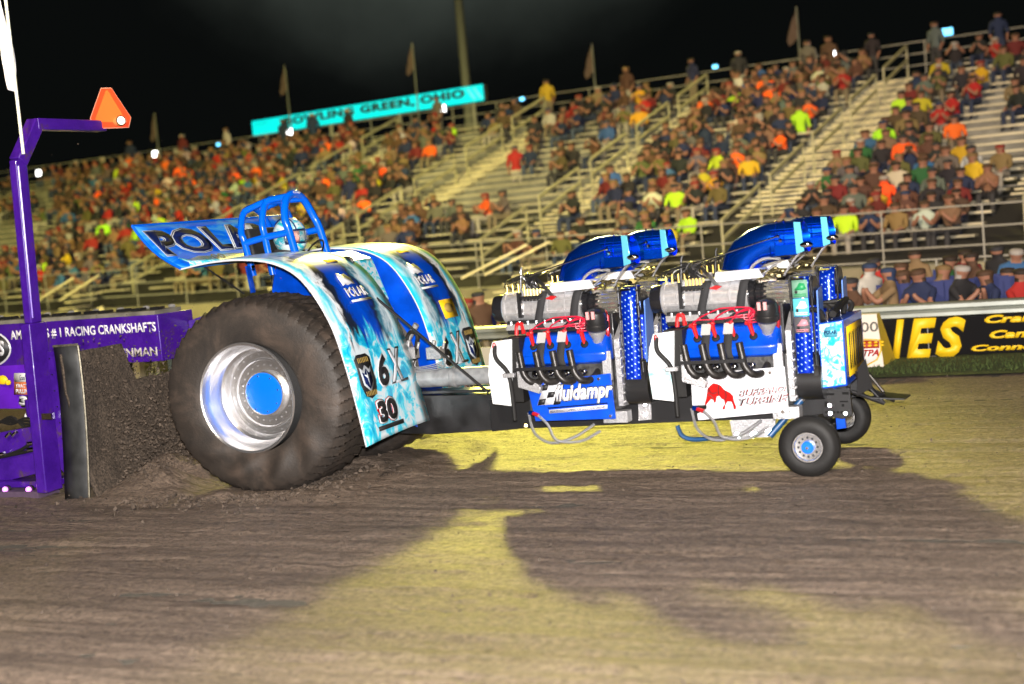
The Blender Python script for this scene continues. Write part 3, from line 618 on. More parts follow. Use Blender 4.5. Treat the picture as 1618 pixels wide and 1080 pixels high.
# ------------------------------------------------------------------ engines (modelled at the rear position, offset for the others)
def engine(dx, dy, near, kind):
    D = V((dx, dy, 0)); q = lambda x, y, z: V((x, y, z))+D
    A = lambda px, py, y: at(px, py, y)+D
    b = MB(); b.box(q(2.95, -.42, .80), (.86, .42, .42)); b.box(q(2.95, -.60, .93), (.78, .18, .18)); b.box(q(2.95, -.24, .93), (.78, .18, .18))
    for i in range(9): b.box(q(2.6+i*.09, -.64, .82), (.03, .06, .28))
    E = b.build('engine', mat('dark_gap_block', (.06, .06, .06), .45, .5, var=.5, bscale=18, bump=.3) if 'dark_gap_block' not in bpy.data.materials else bpy.data.materials['dark_gap_block'], TR, bevel=.006)  # block coloured dark, standing for the shade in the gaps between parts
    b = MB()         # front cover, seen as a ribbed bright casting
    b.prism([q(3.36, -.66, .62), q(3.36, -.66, 1.20), q(3.36, -.45, 1.34), q(3.36, -.2, 1.2), q(3.36, -.2, .60)], (.05, 0, 0))
    for i in range(7): b.box(q(3.40, -.655, .66+i*.075), (.06, .03, .018)); b.cyl(q(3.42, -.69, .66+i*.075), q(3.42, -.70, .66+i*.075), .012, n=8)
    b.box(q(3.33, -.63, .53), (.22, .12, .10)); b.box(q(3.30, -.70, .98), (.08, .03, .25)); b.build('front_cover', cast, E, bevel=.004)
    # valve cover
    b = MB(); prof = [(-.66, .985), (-.735, 1.02), (-.75, 1.09), (-.64, 1.255), (-.57, 1.275), (-.48, 1.26), (-.46, 1.0)]
    b.rings([[q(x+.03, y*(k)+(-.58)*(1-k), z*k+1.1*(1-k)) for y, z in prof] for x, k in ((2.49, .86), (2.515, 1), (3.20, 1), (3.27, .88), (3.285, .72))])
    b.build('valve_cover', blue, E, bevel=.008)
    if near:
        # stacks
        b = MB()
        for i in range(4):
            X = 2.565+i*.156
            b.tube([q(X-.003, -.86, 1.145), q(X+.015, -.87, 1.04), q(X+.035, -.875, .95), q(X+.085, -.86, .885), q(X+.14, -.80, .875), q(X+.17, -.72, .91), q(X+.17, -.64, .95)], .031, 14, smooth=6, cap=False)
        o = b.build('exhaust_header', dkmetal, E); so = o.modifiers.new('s', 'SOLIDIFY'); so.thickness = .003
        b = MB(); b.box(q(2.80, -.905, 1.0), (.54, .012, .03)); b.box(q(2.80, -.80, 1.0), (.5, .16, .01)); b.build('header_brace', black, E)
        b = MB()
        for i in range(4): b.sph(q(2.63+i*.15, -.70, .93), .03, 10, (1.2, .7, 1))
        b.build('header_flange', chrome, E)
        # plug boots and leads
        w = MB()
        for i in range(4):
            X = 2.64+i*.158; p = q(X, -.705, 1.17); t = q(X-.04, -.66, 1.275)
            b = MB(); b.cyl(p, t, .017, .021, 10); b.tube([t, t+V((-.035, .0, .005))], .018, 8); b.sph(t+V((.005, 0, .012)), .024, 8); b.build('spark_plug_boot', red, E)
            bg2 = MB(); bg2.lathe([(.034, 0), (.034, .012), (.02, .016)], p, (0, -.55, .4), 14, cap=True); bg2.build('plug_grommet', rubber, E)
            h = q(3.12+.02*i, -.66, 1.38-.02*i)
            w.tube([t+V((0, 0, .015)), t+V((.07, -.03, .07+.01*i)), t+V((.16+.02*(3-i), -.06, .13)), (t+h)/2+V((0.05, -.07, .09-.03*i)), h+V((-.05, -.03, .03)), h], .0065, 6, smooth=6)
            w.tube([t+V((0, 0, .015)), t+V((.04, -.05, .05)), (t+h)/2+V((0, -.05, .0+.02*i)), h+V((-.1, -.05, -.03)), h+V((.02, .0, -.03))], .0055, 6, smooth=6)
        w.build('spark_plug_lead', pink, E)
        # restraint straps
        b = MB(); wht = MB()
        for (xa, xb) in ((2.60, 2.72), (2.86, 3.04)):
            xa2 = 2.715 if xa < 2.8 else 2.905
            L0 = [(xb, -.44, 1.655), (xb, -.585, 1.62), (xb-.03, -.605, 1.5), (xb-.06, -.60, 1.38), (xa2+.0, -.66, 1.31), (xa2, -.665, 1.265), (xa2, -.775, 1.085), (xa2+.01, -.765, 1.0)]
            L0 = crom(L0, 3); wd = .036; g = [[b.b.verts.new(q(p.x-wd+.0*i, p.y, p.z)), b.b.verts.new(q(p.x+wd, p.y, p.z))] for i, p in enumerate(L0)]
            for a_, c_ in zip(g, g[1:]): b.face([a_[0], a_[1], c_[1], c_[0]])
            wht.prism([q(xa2-.04, -.668, 1.285), q(xa2+.04, -.668, 1.285), q(xa2+.04, -.722, 1.20), q(xa2-.04, -.722, 1.20)], (0, -.006, .004))
        o = b.build('restraint_strap', fabric, E); so = o.modifiers.new('s', 'SOLIDIFY'); so.thickness = .005
        wht.build('strap_label', mat('grey_label', (.38, .38, .38), .6), E)
    b = MB(); b.box(q(2.78, -.46, 1.335), (.86, .26, .12)); b.box(q(3.26, -.40, 1.22), (.16, .34, .40)); b.build('dark_gap_boxes', black, E, bevel=.01)  # black boxes added to make the dark void below the blower
    # supercharger case
    cz = 1.50; cy = -.44; b = MB()
    b.lathe([(.0, 2.30), (.135, 2.30), (.142, 2.31), (.142, 2.33), (.13, 2.335), (.13, 2.42), (.14, 2.425), (.14, 2.44), (.13, 2.445), (.13, 2.56), (.142, 2.565), (.142, 2.59), (.13, 2.6), (.13, 2.72), (.138, 2.725), (.138, 2.74), (.13, 2.745), (.13, 2.88), (.138, 2.885), (.138, 2.90), (.13, 2.905), (.13, 2.98), (.145, 2.985), (.145, 3.05), (.0, 3.05)], q(0, cy, cz), (1, 0, 0), 40)
    for a in (-60, -20, 20, 60, 100, 150, 200, 250, 300):
        a = math.radians(a); b.box(q(2.67, cy+.134*math.cos(a), cz+.134*math.sin(a)), (.70, .018, .018))
    b.box(q(2.66, cy, cz-.16), (.62, .34, .05)); b.box(q(2.70, cy, cz+.13), (.4, .2, .05))
    for i in range(8): b.cyl(q(2.4+i*.08, cy-.16, cz-.14), q(2.4+i*.08, cy-.16, cz-.11), .012, n=8)
    BL = b.build('supercharger', machined, E, ang=30)
    b = MB(); b.lathe([(.0, 2.19), (.09, 2.19), (.115, 2.20), (.125, 2.24), (.125, 2.30), (.0, 2.30)], q(0, cy, cz), (1, 0, 0), 32)
    b.build('supercharger_end', mat('black_gloss_end', (.012, .012, .014), .2, coat=.6), E); b = MB(); b.lathe([(.0, 3.05), (.115, 3.05), (.115, 3.10), (.085, 3.11), (.085, 3.15), (.095, 3.16), (.095, 3.20), (.0, 3.20)], q(0, cy, cz), (1, 0, 0), 32)
    for i in range(10): a = i*.628; b.sph(q(3.10, cy+.1*math.cos(a), cz+.1*math.sin(a)), .012, 6)
    b.build('snout_housing', bpy.data.materials['black_gloss_end'], E)
    b = MB()
    for i in range(14): a = 2*math.pi*i/14; b.tube([q(3.18, cy+.085*math.cos(a), cz+.085*math.sin(a)), q(3.40, cy+.085*math.cos(a), cz+.085*math.sin(a))], .015, 6)
    b.cyl(q(3.18, cy, cz), q(3.40, cy, cz), .075); b.build('drive_snout', mat('bright_ribbed', (.72, .70, .62), .2, .9), E)
    # manifold box, brass nozzles
    b = MB(); b.prism([q(2.78, cy-.15, 1.62), q(2.80, cy-.15, 1.705), q(3.16, cy-.15, 1.715), q(3.20, cy-.15, 1.64)], (0, .3, 0)); b.build('intake_box', white, E, bevel=.005)
    for i in range(4): b = MB(); b.cyl(q(2.34+i*.055, cy-.05, 1.63), q(2.34+i*.055, cy-.05, 1.71), .009, n=8); b.build('brass_nozzle', brass, E)
    b = MB()
    for i in range(6): b.cyl(q(2.535+i*.03, cy-.12, 1.60), q(2.535+i*.03, cy-.12, 1.665), .010, n=8)
    b.build('nozzle_bank', brass, E)
    b = MB(); b.box(q(2.61, cy-.13, 1.585), (.22, .06, .045)); b.box(q(2.49, cy-.14, 1.53), (.035, .04, .22)); b.tube([q(2.47, cy-.06, 1.60), q(2.49, cy-.06, 1.83), q(2.50, cy-.05, 1.86)], .010)
    for i in range(16):
        x = 2.40+rnd.random()*.32; x2 = 2.54+.012*i
        b.tube([q(x2, cy-.12, 1.66), q(2.60+rnd.uniform(-.05, .05), cy-.12, 1.74), q(2.60+rnd.uniform(-.1, .1), cy+rnd.uniform(-.15, .1), 1.80), q(x-.1, cy-.05+rnd.uniform(-.08, .08), 1.73+rnd.uniform(-.03, .03)), q(x-.08, cy, 1.66)], .005, 5, smooth=4)
    for i in range(4): b.tube([q(2.64, cy-.12, 1.78), q(2.72+.01*i, cy-.17, 1.70), q(2.80+.01*i, cy-.18, 1.60)], .005, 5, smooth=4)
    b.build('fuel_block', black, E)
    b = MB()
    for i in range(6): b.sph(q(2.53+i*.032, cy-.165, 1.575), .010, 8)
    b.build('fuel_fitting', chrome, E)
    b = MB(); b.prism([q(2.73, cy-.15, 1.575), q(2.80, cy-.15, 1.60), q(2.845, cy-.15, 1.585), q(2.80, cy-.15, 1.56)], (0, .03, 0)); b.build('red_fitting', red, E)
    # injector hat: one swept shell with an open round mouth
    b = MB(); hy = -.44; n = 28; secs = []
    S0 = []
    for (tx, tz), (bx, bz), w_ in [((2.82, 1.715), (3.15, 1.715), .13), ((2.86, 1.84), (3.18, 1.735), .138), ((2.94, 1.95), (3.24, 1.75), .142), ((3.07, 2.03), (3.31, 1.765), .145), ((3.22, 2.072), (3.38, 1.785), .145), ((3.36, 2.08), (3.45, 1.80), .138), ((3.50, 2.07), (3.53, 1.815), .130), ((3.53, 2.067), (3.56, 1.818), .128)]:
        S0.append((((tx+bx)/2, (tz+bz)/2), ((bx-tx)/2, (bz-tz)/2), w_))
    for (cx_, cz_), (hx, hz), w_ in S0:
        secs.append([q(cx_-hx*math.cos(2*math.pi*k/n), hy+w_*math.sin(2*math.pi*k/n)*.95, cz_-hz*math.cos(2*math.pi*k/n)) for k in range(n)])
    # inner wall of the mouth
    for (x_, s_) in ((3.54, .93), (3.42, .88)): secs.append([q(x_-.012*math.cos(2*math.pi*k/n), hy+.130*s_*math.sin(2*math.pi*k/n), 1.94+.130*s_*math.cos(2*math.pi*k/n)) for k in range(n)])
    b.rings(secs, cap=False); b.face([b.b.verts[-1-k] for k in range(0)]) if 0 else None
    H = b.build('injector_hat', anod, E, ang=60)
    b = MB(); b.cyl(q(3.425, hy, 1.94), q(3.43, hy, 1.94), .113, n=24); b.build('mouth_shadow', mat('mouth_shadow_blue', (.01, .05, .3), .3, .8), E) if 1 else None  # dark disc painted as the shade inside the hat mouth
    b = MB()
    for x_ in (3.31, 3.385): b.lathe([(.145, 0), (.149, .004), (.145, .008)], q(x_, hy, 1.93), (1, 0, .02), 28)
    for zz in (2.02, 1.98, 1.93): b.tube([q(3.28, hy-.143, zz), q(3.52, hy-.135, zz)], .006, 6)
    b.box(q(3.40, hy-.135, 1.85), (.18, .02, .085)); b.build('hat_trim', anod, E)
    b = MB()
    b.prism([q(3.475, hy-.13, 2.07), q(3.53, hy-.13, 2.065), q(3.55, hy-.145, 1.83), q(3.485, hy-.145, 1.81)], (0, -.012, 0)); b.build('hat_lever', cyanlite, E, bevel=.003)
    b = MB(); b.sph(q(3.565, hy-.145, 1.88), .045, 10, (1.3, .5, .6)); b.tube([q(2.63, hy-.17, 1.79), q(3.34, hy-.17, 1.965)], .0065, 8); b.sph(q(3.345, hy-.15, 1.965), .016, 8); b.sph(q(3.36, hy-.14, 1.93), .019, 8); b.tube([q(3.27, hy-.14, 1.885), q(3.27, hy-.14, 1.80), q(3.47, hy-.14, 1.805)], .0045, 6)
    for i in range(9):
        t = i/8; X = 2.87+.50*t; Z = 2.085-.27*(1-t)**2.0; b.sph(q(X, hy-.03, Z), .011, 6)
    for i in range(5): b.sph(q(3.12+.06*i, hy-.12, 1.735+.016*i), .009, 6)
    b.build('linkage_rod', chrome, E)
    b = MB(); b.tube([q(3.06, hy-.12, 1.64), q(3.12, hy-.14, 1.74), q(3.22, hy-.14, 1.79), q(3.34, hy-.1, 1.78)], .014, 8, smooth=5); b.tube([q(3.1, hy-.10, 1.62), q(3.22, hy-.14, 1.68), q(3.32, hy-.12, 1.76)], .009, 8, smooth=5); b.tube([q(3.36, hy-.1, 1.64), q(3.45, hy-.12, 1.76), q(3.52, hy-.1, 1.83)], .010, 8, smooth=5); b.build('braided_hose', hose, E)
    b = MB()
    for i in range(10): b.sph(q(3.02+rnd.random()*.38, cy+rnd.uniform(-.1, .1), 1.63+rnd.random()*.09), rnd.uniform(.014, .03), 7, (1.4, 1, .7))
    for i in range(6): b.tube([q(3.0+rnd.random()*.3, cy-.1, 1.62), q(3.1+rnd.random()*.3, cy-.12, 1.70), q(3.2+rnd.random()*.3, cy, 1.65)], .007, 5, smooth=3)
    b.build('fitting_cluster', mat('dark_brass_fittings', (.16, .13, .06), .3, .8), E)
    # magneto
    m0 = q(3.23, -.68, 1.29); ax = V((.10, -.30, 1)).normalized()
    b = MB(); b.lathe([(.0, .19), (.05, .188), (.08, .17), (.095, .12), (.095, .07), (.102, .062), (.102, .02), (.08, 0)], m0, ax, 28); b.build('magneto', black, E)
    b = MB(); b.lathe([(.075, .02), (.078, -.02), (.05, -.08), (.05, -.16), (.0, -.16)], m0, ax, 24); b.build('magneto_base', cast, E)
    b = MB()
    for dx_ in (-.028, .022): b.prism([m0+V((dx_-.013, -.140, .10)), m0+V((dx_+.013, -.140, .10)), m0+V((dx_+.013, -.146, .165)), m0+V((dx_-.013, -.146, .165))], (0, .02, 0))
    b.build('magneto_label', mat('pink_label', (.7, .3, .3), .5), E)
    b = MB(); b.sph(q(3.28, -.62, 1.42), .035, 10); b.tube([q(3.26, -.6, 1.15), q(3.3, -.62, 1.25), q(3.3, -.6, 1.4)], .02, 8, smooth=4); b.sph(q(3.22, -.66, 1.15), .04, 10); b.tube([q(3.30, -.6, 1.02), q(3.24, -.68, 1.06), q(3.2, -.66, 1.13)], .018, 8, smooth=3); b.build('red_hose', mat('dark_red_anodised', (.35, .01, .02), .25, .4), E)
    # belt loop and pulleys
    b = MB(); x0, x1 = 3.43, 3.56; top = (-.45, 1.50, .135); bot = (-.45, .86, .155); loop = []
    for i in range(13): a = math.radians(180-180*i/12); loop.append((top[0]+top[2]*math.cos(a), top[1]+top[2]*math.sin(a)))
    for i in range(13): a = math.radians(0-180*i/12); loop.append((bot[0]+bot[2]*math.cos(a), bot[1]+bot[2]*math.sin(a)))
    vs = b.rings([[q(x, y, z) for y, z in loop] for x in (x0, x1)], cap=False)
    o = b.build('drive_belt', beltm, E, fixn=True); so = o.modifiers.new('s', 'SOLIDIFY'); so.thickness = .012
    pm = mat('black_pulley', (.015, .015, .016), .3, coat=.3); b = MB(); b.cyl(q(3.40, -.45, 1.50), q(3.59, -.45, 1.50), .12, n=32); b.build('pulley', pm, E); b = MB(); b.cyl(q(3.40, -.45, .86), q(3.60, -.45, .86), .14, n=32); b.lathe([(.165, 3.565), (.165, 3.60), (.1, 3.605), (.0, 3.605)], q(0, -.45, .80), (1, 0, 0), 28); b.cyl(q(3.41, -.47, .76), q(3.62, -.47, .76), .155, n=32); b.build('crank_pulley', pm, E)
    b = MB(); b.prism([q(3.60, -.30, .98), q(3.60, -.30, 1.52), q(3.605, -.5, 1.50), q(3.605, -.56, .98)], (.012, 0, 0)); b.build('belt_guard', mat('pale_blue_guard', (.10, .22, .62), .3, .3), E)
    b = MB(); b.box(q(3.495, -.60, 1.635), (.15, .03, .012)); b.tube([q(3.415, -.6, .9), q(3.415, -.6, 1.64)], .009); b.tube([q(3.585, -.6, .9), q(3.585, -.6, 1.64)], .009)
    for i in range(6): b.sph(q(3.415, -.61, 1.0+i*.12), .013, 6); b.sph(q(3.585, -.61, 1.0+i*.12), .013, 6)
    b.build('belt_bracket', black, E)
    b = MB(); b.box(q(3.49, -.632, 1.612), (.09, .02, .014)); b.build('bracket_tab', chrome, E)
    if near and kind == 2:
        for k, (z0, z1, mt, cc) in enumerate(((1.455, 1.60, mat('green_sticker', (.18, .36, .26), .4), (.02, .28, .1)), (1.305, 1.45, mat('cyan_sticker', (.12, .6, .7), .4), (.75, .8, .8)), (1.17, 1.30, mat('dark_sticker', (.10, .10, .11), .4), (.65, .25, .3)))):
            f = quad(q(3.432, -.599 if z1 < 1.5 else -.597, z0), (.125, 0, 0), (0, 0, z1-z0), (0, -.006, 0)); patch(f, RECT, mt, E, 'sticker')
            c2 = mat('sticker_print', cc, .4); f2 = lambda u, v, f=f: f(u, v)+V((0, -.004, 0))
            patch(f2, [(.12, .45), (.3, .6), (.5, .86), (.8, .8), (.92, .5), (.7, .42)], c2, E, 'sticker'); patch(f2, circ(.25, .34, .09, .1, 12), ink, E, 'sticker')
            for r_ in range(2): patch(f2, [(.1, .08+r_*.1), (.9, .08+r_*.1), (.9, .13+r_*.1), (.1, .13+r_*.1)], c2, E, 'sticker')
    if not near: return E
    # rear tank panel with hose
    b = MB(); pts = [(2.285, 1.24), (2.52, 1.255), (2.47, .665), (2.235, .69), (2.215, .95), (2.24, 1.12)]
    b.prism([q(x-(.05 if x > 2.4 else 0), -.79, z) for x, z in pts], (0, .03, 0)); tk = b.build('overflow_tank', palewrap, E, bevel=.006)
    b = MB(); b.tube([q(2.325, -.83, 1.21), q(2.33, -.84, 1.10), q(2.43, -.84, .97), q(2.455, -.84, .80), q(2.46, -.84, .55)], .019, 10, smooth=6); b.box(q(2.45, -.66, .98), (.16, .22, .56)); b.build('black_hose', rubber, E)
    b = MB(); b.box(q(2.44, -.835, .945), (.11, .05, .035)); b.prism([q(2.53, -.8, .84), q(2.53, -.8, 1.06), q(2.56, -.8, 1.08), q(2.58, -.8, 1.04), q(2.58, -.8, .91), q(2.70, -.8, .87), q(2.74, -.8, .83), q(2.72, -.8, .78)], (0, -.07, 0)); b.build('hose_clamp', cast, E, bevel=.003)
    b = MB(); b.sph(q(2.32, -.83, 1.20), .026, 8, (.8, .8, 1.5)); b.tube([q(2.44, -.6, 1.27), q(2.455, -.6, 1.36), q(2.50, -.6, 1.36), q(2.51, -.6, 1.28)], .02, 8, smooth=4); b.tube([q(2.62, -.80, .60), q(2.68, -.83, .585)], .018, 8); b.build('red_hose_end', red, E)
    b = MB(); b.cyl(q(2.58, -.79, .605), q(2.63, -.80, .60), .02, n=6); b.build('blue_hose_end', anod, E)
    b = MB(); b.tube([q(2.56, -.76, .60), q(2.60, -.76, .42), q(2.75, -.76, .33), q(2.95, -.72, .37), q(3.1, -.6, .46)], .013, 8, smooth=6); b.tube([q(2.68, -.83, .585), q(2.76, -.83, .50), q(2.82, -.8, .36), q(3.0, -.7, .33), q(3.15, -.6, .40)], .013, 8, smooth=6); b.build('braided_hose', hose, E)
    # lettered side plate
    y = -.80
    if kind == 1: P = [(2.58, .855), (3.36, .925), (3.375, .535), (2.635, .53)]
    else: P = [(2.585, .86), (2.62, .89), (3.37, .925), (3.38, .56), (2.62, .505), (2.615, .56), (2.70, .60), (2.70, .63), (2.58, .63)]
    b = MB(); b.prism([q(x, y, z) for x, z in P], (0, .012, 0)); pl = b.build('side_plate', blue if kind == 1 else white, E, bevel=.003)
    b = MB()
    for x, z in ((2.63, .83), (3.25, .88), (3.33, .56)): b.cyl(q(x, y, z), q(x, y-.008, z), .014, n=10)
    b.build('bolt', chrome, E)
    if kind == 1:
        pq = lambda bl, br, tl: pquad(bl, br, tl, y, .004)
        f = pq((862, 654), (969, 646), (858, 600))
        # white logo backing, chequered flag, lettering
        patch(pq((849, 642), (966, 634), (852, 606)), [(.0, .05), (.07, .98), (.30, 1.0), (.26, .05)], white, E, 'logo')
        g = pq((849, 641), (886, 640), (855, 607)); g2 = lambda u, v: g(u, v)+V((0, -.004, 0))
        for i in range(3):
            for j in range(3):
                if (i+j) % 2 == 0: patch(g2, [(i/3+.03, j/3+.03), ((i+1)/3-.02, j/3+.06), ((i+1)/3-.0, (j+1)/3), (i/3+.05, (j+1)/3-.03)], ink, E, 'chequered_flag')
        text('fluidampr', lambda u, v: pq((876, 642.5), (969, 635), (877, 607))(u, v)+V((0, -.004, 0)), ink, E, shear=.12, weight=.07)
        text('fluidampr', lambda u, v: pq((877, 641.5), (968, 634.5), (878, 608))(u, v)+V((0, -.008, 0)), white, E, shear=.12, weight=.045)
        text('THE ORIGINAL', lambda u, v: pq((929, 624), (958, 621), (929, 620))(u, v)+V((0, -.004, 0)), white, E)
        patch(pq((868, 653), (960, 645), (868, 647)), RECT, white, E, 'logo'); text('PERFORMANCE DAMPERS FOR GAS & DIESEL ENGINES', lambda u, v: pq((870, 652), (957, 644), (870, 648.5))(u, v)+V((0, -.004, 0)), navyink, E)
        patch(pq((866, 645.5), (960, 637.5), (866, 643.5)), RECT, navyink, E, 'logo')
    else:
        dxp = 0
        F = pquad((1100, 664), (1180, 655), (1100, 600), y, .004)
        B_ = [(935, 430), (950, 370), (962, 290), (985, 262), (1010, 243), (1045, 250), (1075, 265), (1105, 300), (1150, 322), (1178, 350), (1184, 390), (1205, 445), (1200, 465), (1182, 462), (1180, 435), (1165, 400), (1130, 398), (1112, 430), (1110, 462), (1088, 468), (1092, 445), (1110, 420), (1102, 385), (1080, 375), (1060, 350), (1040, 355), (1032, 400), (1015, 412), (1012, 385), (990, 378), (970, 400), (952, 425)]
        cv = lambda p: at(940+p[0]/5.393, 560+p[1]/5.393, y)+V((0, -.006, 0))
        b = MB(); b.prism([cv(p) for p in B_], (0, .003, 0)); b.build('buffalo_emblem', redink, E)
        b = MB()
        for ln in ([(1060, 255), (1052, 300), (1060, 345)], [(975, 300), (1000, 330), (1040, 320)], [(965, 340), (990, 350), (1010, 375)], [(962, 275), (975, 300), (960, 320)], [(1110, 305), (1120, 350), (1105, 390)]): b.tube([cv(p)+V((0, -.002, 0)) for p in ln], .003, 5, smooth=3)
        b.build('buffalo_lines', ink, E)
        T1 = lambda e: (lambda u, v: pquad((1165, 627), (1240, 619), (1167, 616), y, .004)(u, v)+V((0, -e, 0)))
        T2 = lambda e: (lambda u, v: pquad((1165, 641), (1243, 633), (1167, 629), y, .004)(u, v)+V((0, -e, 0)))
        for body, TT in (('BUFFALO', T1), ('TURBINE', T2)):
            text(body, (lambda u, v, TT=TT: TT(.001)(u, v)+V((.004, 0, -.003))), redink, E, shear=.15, weight=.05)
            text(body, TT(.004), ink, E, shear=.15, weight=.05); text(body, TT(.007), white, E, shear=.15, weight=.008)
    return E
engine(0, 0, True, 1); engine(1.475, 0, True, 2); engine(.0, 1.08, False, 0); engine(1.475, 1.08, False, 0)

# ------------------------------------------------------------------ driver
def skin_body(name, nodes_, edges, mats, levels=1):
    me = bpy.data.meshes.new(name); me.from_pydata([n[0] for n in nodes_], edges, []); o = bpy.data.objects.new(name, me); S.collection.objects.link(o)
    o.modifiers.new('sk', 'SKIN'); sv = me.skin_vertices[0].data
    for i, n in enumerate(nodes_): sv[i].radius = (n[1], n[2] if len(n) > 2 else n[1]); sv[i].use_root = (i == 0)
    if levels: ss = o.modifiers.new('s', 'SUBSURF'); ss.levels = levels; ss.render_levels = levels
    bpy.context.view_layer.update(); m2 = bpy.data.meshes.new_from_object(o.evaluated_get(bpy.context.evaluated_depsgraph_get())); bpy.data.objects.remove(o)
    m2.name = name; m2.materials.clear()
    for mm in mats: m2.materials.append(mm)
    for p in m2.polygons: p.use_smooth = True
    return m2
def driver():
    base = V((-.30, 0, 1.66)); P = thing('person', base, 'driver in cyan and white helmet and red suit inside the blue roll cage', 'driver')
    suit = mat('red_race_suit', (.35, .015, .02), .7); glove = mat('black_glove', (.02, .02, .02), .6)
    n = [((0, 0, .08), .16, .13), ((.03, 0, .28), .15, .12), ((.04, 0, .42), .17, .12), ((.05, 0, .51), .07), ((.07, 0, .60), .065),
         ((.05, -.19, .40), .075), ((.18, -.25, .22), .055), ((.36, -.14, .38), .04), ((.42, -.12, .42), .038),
         ((.05, .19, .40), .075), ((.18, .25, .22), .055), ((.36, .14, .38), .04), ((.42, .12, .42), .038),
         ((.08, -.11, .06), .1), ((.50, -.14, .16), .075), ((.70, -.13, -.2), .055), ((.80, -.13, -.22), .045),
         ((.08, .11, .06), .1), ((.50, .14, .16), .075), ((.70, .13, -.2), .055), ((.80, .13, -.22), .045)]
    e = [(0, 1), (1, 2), (2, 3), (3, 4), (2, 5), (5, 6), (6, 7), (7, 8), (2, 9), (9, 10), (10, 11), (11, 12), (0, 13), (13, 14), (14, 15), (15, 16), (0, 17), (17, 18), (18, 19), (19, 20)]
    me = skin_body('body', n, e, [suit, glove], 2); o = bpy.data.objects.new('body', me); S.collection.objects.link(o); o.parent = P
    for p in me.polygons:
        if p.center.x > .34 and p.center.z > .2: p.material_index = 1
    for sg in (-1, 1):                     # hands: palm, four curled fingers and a thumb round the wheel rim
        h = V((.43, sg*.12, .43)); nn = [((h.x-.04, h.y, h.z-.02), .028, .02), ((h.x, h.y, h.z), .036, .018)]; ed = [(0, 1)]
        for k in range(4):
            y = h.y+(k-1.5)*.019; i0 = len(nn); ln = (.026, .03, .029, .022)[k]
            nn += [((h.x+.03, y, h.z+.012), .010), ((h.x+.03+ln, y, h.z), .009), ((h.x+.03+ln*.9, y, h.z-.03), .008), ((h.x+.03, y, h.z-.04), .007)]; ed += [(1, i0), (i0, i0+1), (i0+1, i0+2), (i0+2, i0+3)]
        i0 = len(nn); nn += [((h.x, h.y-sg*.035, h.z-.015), .011), ((h.x+.025, h.y-sg*.045, h.z-.035), .009), ((h.x+.045, h.y-sg*.03, h.z-.05), .008)]; ed += [(0, i0), (i0, i0+1), (i0+1, i0+2)]
        mh = skin_body('glove', nn, ed, [glove], 1); oh = bpy.data.objects.new('glove', mh); S.collection.objects.link(oh); oh.parent = P
    yaw = math.radians(-20); R = Matrix.Rotation(yaw, 3, 'Z'); hc = V((-.17, 0, 2.315)); HC = hc
    hq = lambda x, y, z: HC + R @ V((x, y, z))
    # helmet shell with an eye port
    hel, nt, bb = nodes('painted_helmet'); n1 = noi(nt, mapn(nt, 'Object'), 9, 6, .6, 1)
    nt.links.new(ramp(nt, n1, [(.34, (.0, .35, .45)), (.46, (.04, .5, .58)), (.54, (.55, .70, .72)), (.8, (.68, .72, .72))]), bb.inputs['Base Color']); bb.inputs['Roughness'].default_value = .15; bb.inputs['Coat Weight'].default_value = 1
    b = MB(); NL, NR = 40, 26; g = []
    for j in range(NR+1):
        th = math.pi*(.03+.94*j/NR); row = []
        for k in range(NL):
            ph = 2*math.pi*k/NL; x = .188*math.sin(th)*math.cos(ph); y = .155*math.sin(th)*math.sin(ph); z = .178*math.cos(th)
            if z < -.02 and math.cos(ph) > .1: x *= 1+.28*min(1, (-z)/.1)*max(0, math.cos(ph))**2 if z > -.12 else 1.28
            if z < -.02: z *= 1.12
            row.append((b.b.verts.new(hq(x, y, z)), ph, z))
        g.append(row)
    for j in range(NR):
        for k in range(NL):
            a = g[j][k]; ph = (a[1]+math.pi/NL+math.pi) % (2*math.pi)-math.pi; zz = (a[2]+g[j+1][k][2])/2
            if abs(ph) < .95 and -.060 < zz < .032: continue
            f = b.face([g[j][k][0], g[j][(k+1) % NL][0], g[j+1][(k+1) % NL][0], g[j+1][k][0]])
            if f and abs(ph) < 1.12 and -.078 < zz < .05: f.material_index = 1
            if f and abs(math.cos(ph)) < .16 and zz > .03: f.material_index = 0
    hm = b.build('helmet', [hel, mat('helmet_trim', (.005, .015, .06), .3, coat=.5)], P); so = hm.modifiers.new('s', 'SOLIDIFY'); so.thickness = .012; so.offset = -1
    b = MB(); b.tube([hq(.190*math.cos(a)*1.0, -.05, .178*math.sin(a)) for a in [math.radians(15+12*i) for i in range(14)]], .007, 6); b.build('helmet_stripe', mat('helmet_navy', (.005, .02, .1), .3), P)
    # head with face
    b = MB(); NRr, NLl = 20, 24; rg = []
    for j in range(NRr+1):
        th = math.pi*(.02+.96*j/NRr); rw = []
        for k in range(NLl):
            ph = 2*math.pi*k/NLl-math.pi; x = .125*math.sin(th)*math.cos(ph); y = .085*math.sin(th)*math.sin(ph); z = .118*math.cos(th)-.015
            nose = math.exp(-(y/.014)**2)*math.exp(-((z+.035)/.028)**2)*.024 if abs(ph) < 1 else 0
            eye = -sum(math.exp(-((y-s_*.032)/.015)**2) for s_ in (-1, 1))*math.exp(-((z)/.014)**2)*.012 if abs(ph) < 1 else 0
            brow = math.exp(-((z-.022)/.01)**2)*.005 if abs(ph) < .9 else 0
            mouth = -math.exp(-((z+.07)/.006)**2)*math.exp(-(y/.025)**2)*.005 if abs(ph) < 1 else 0
            rw.append(hq(x+nose+eye+brow+mouth, y, z))
        rg.append(rw)
    b.rings(rg); b.build('head', mat('flushed_skin', (.62, .23, .17), .5), P)
    b = MB()
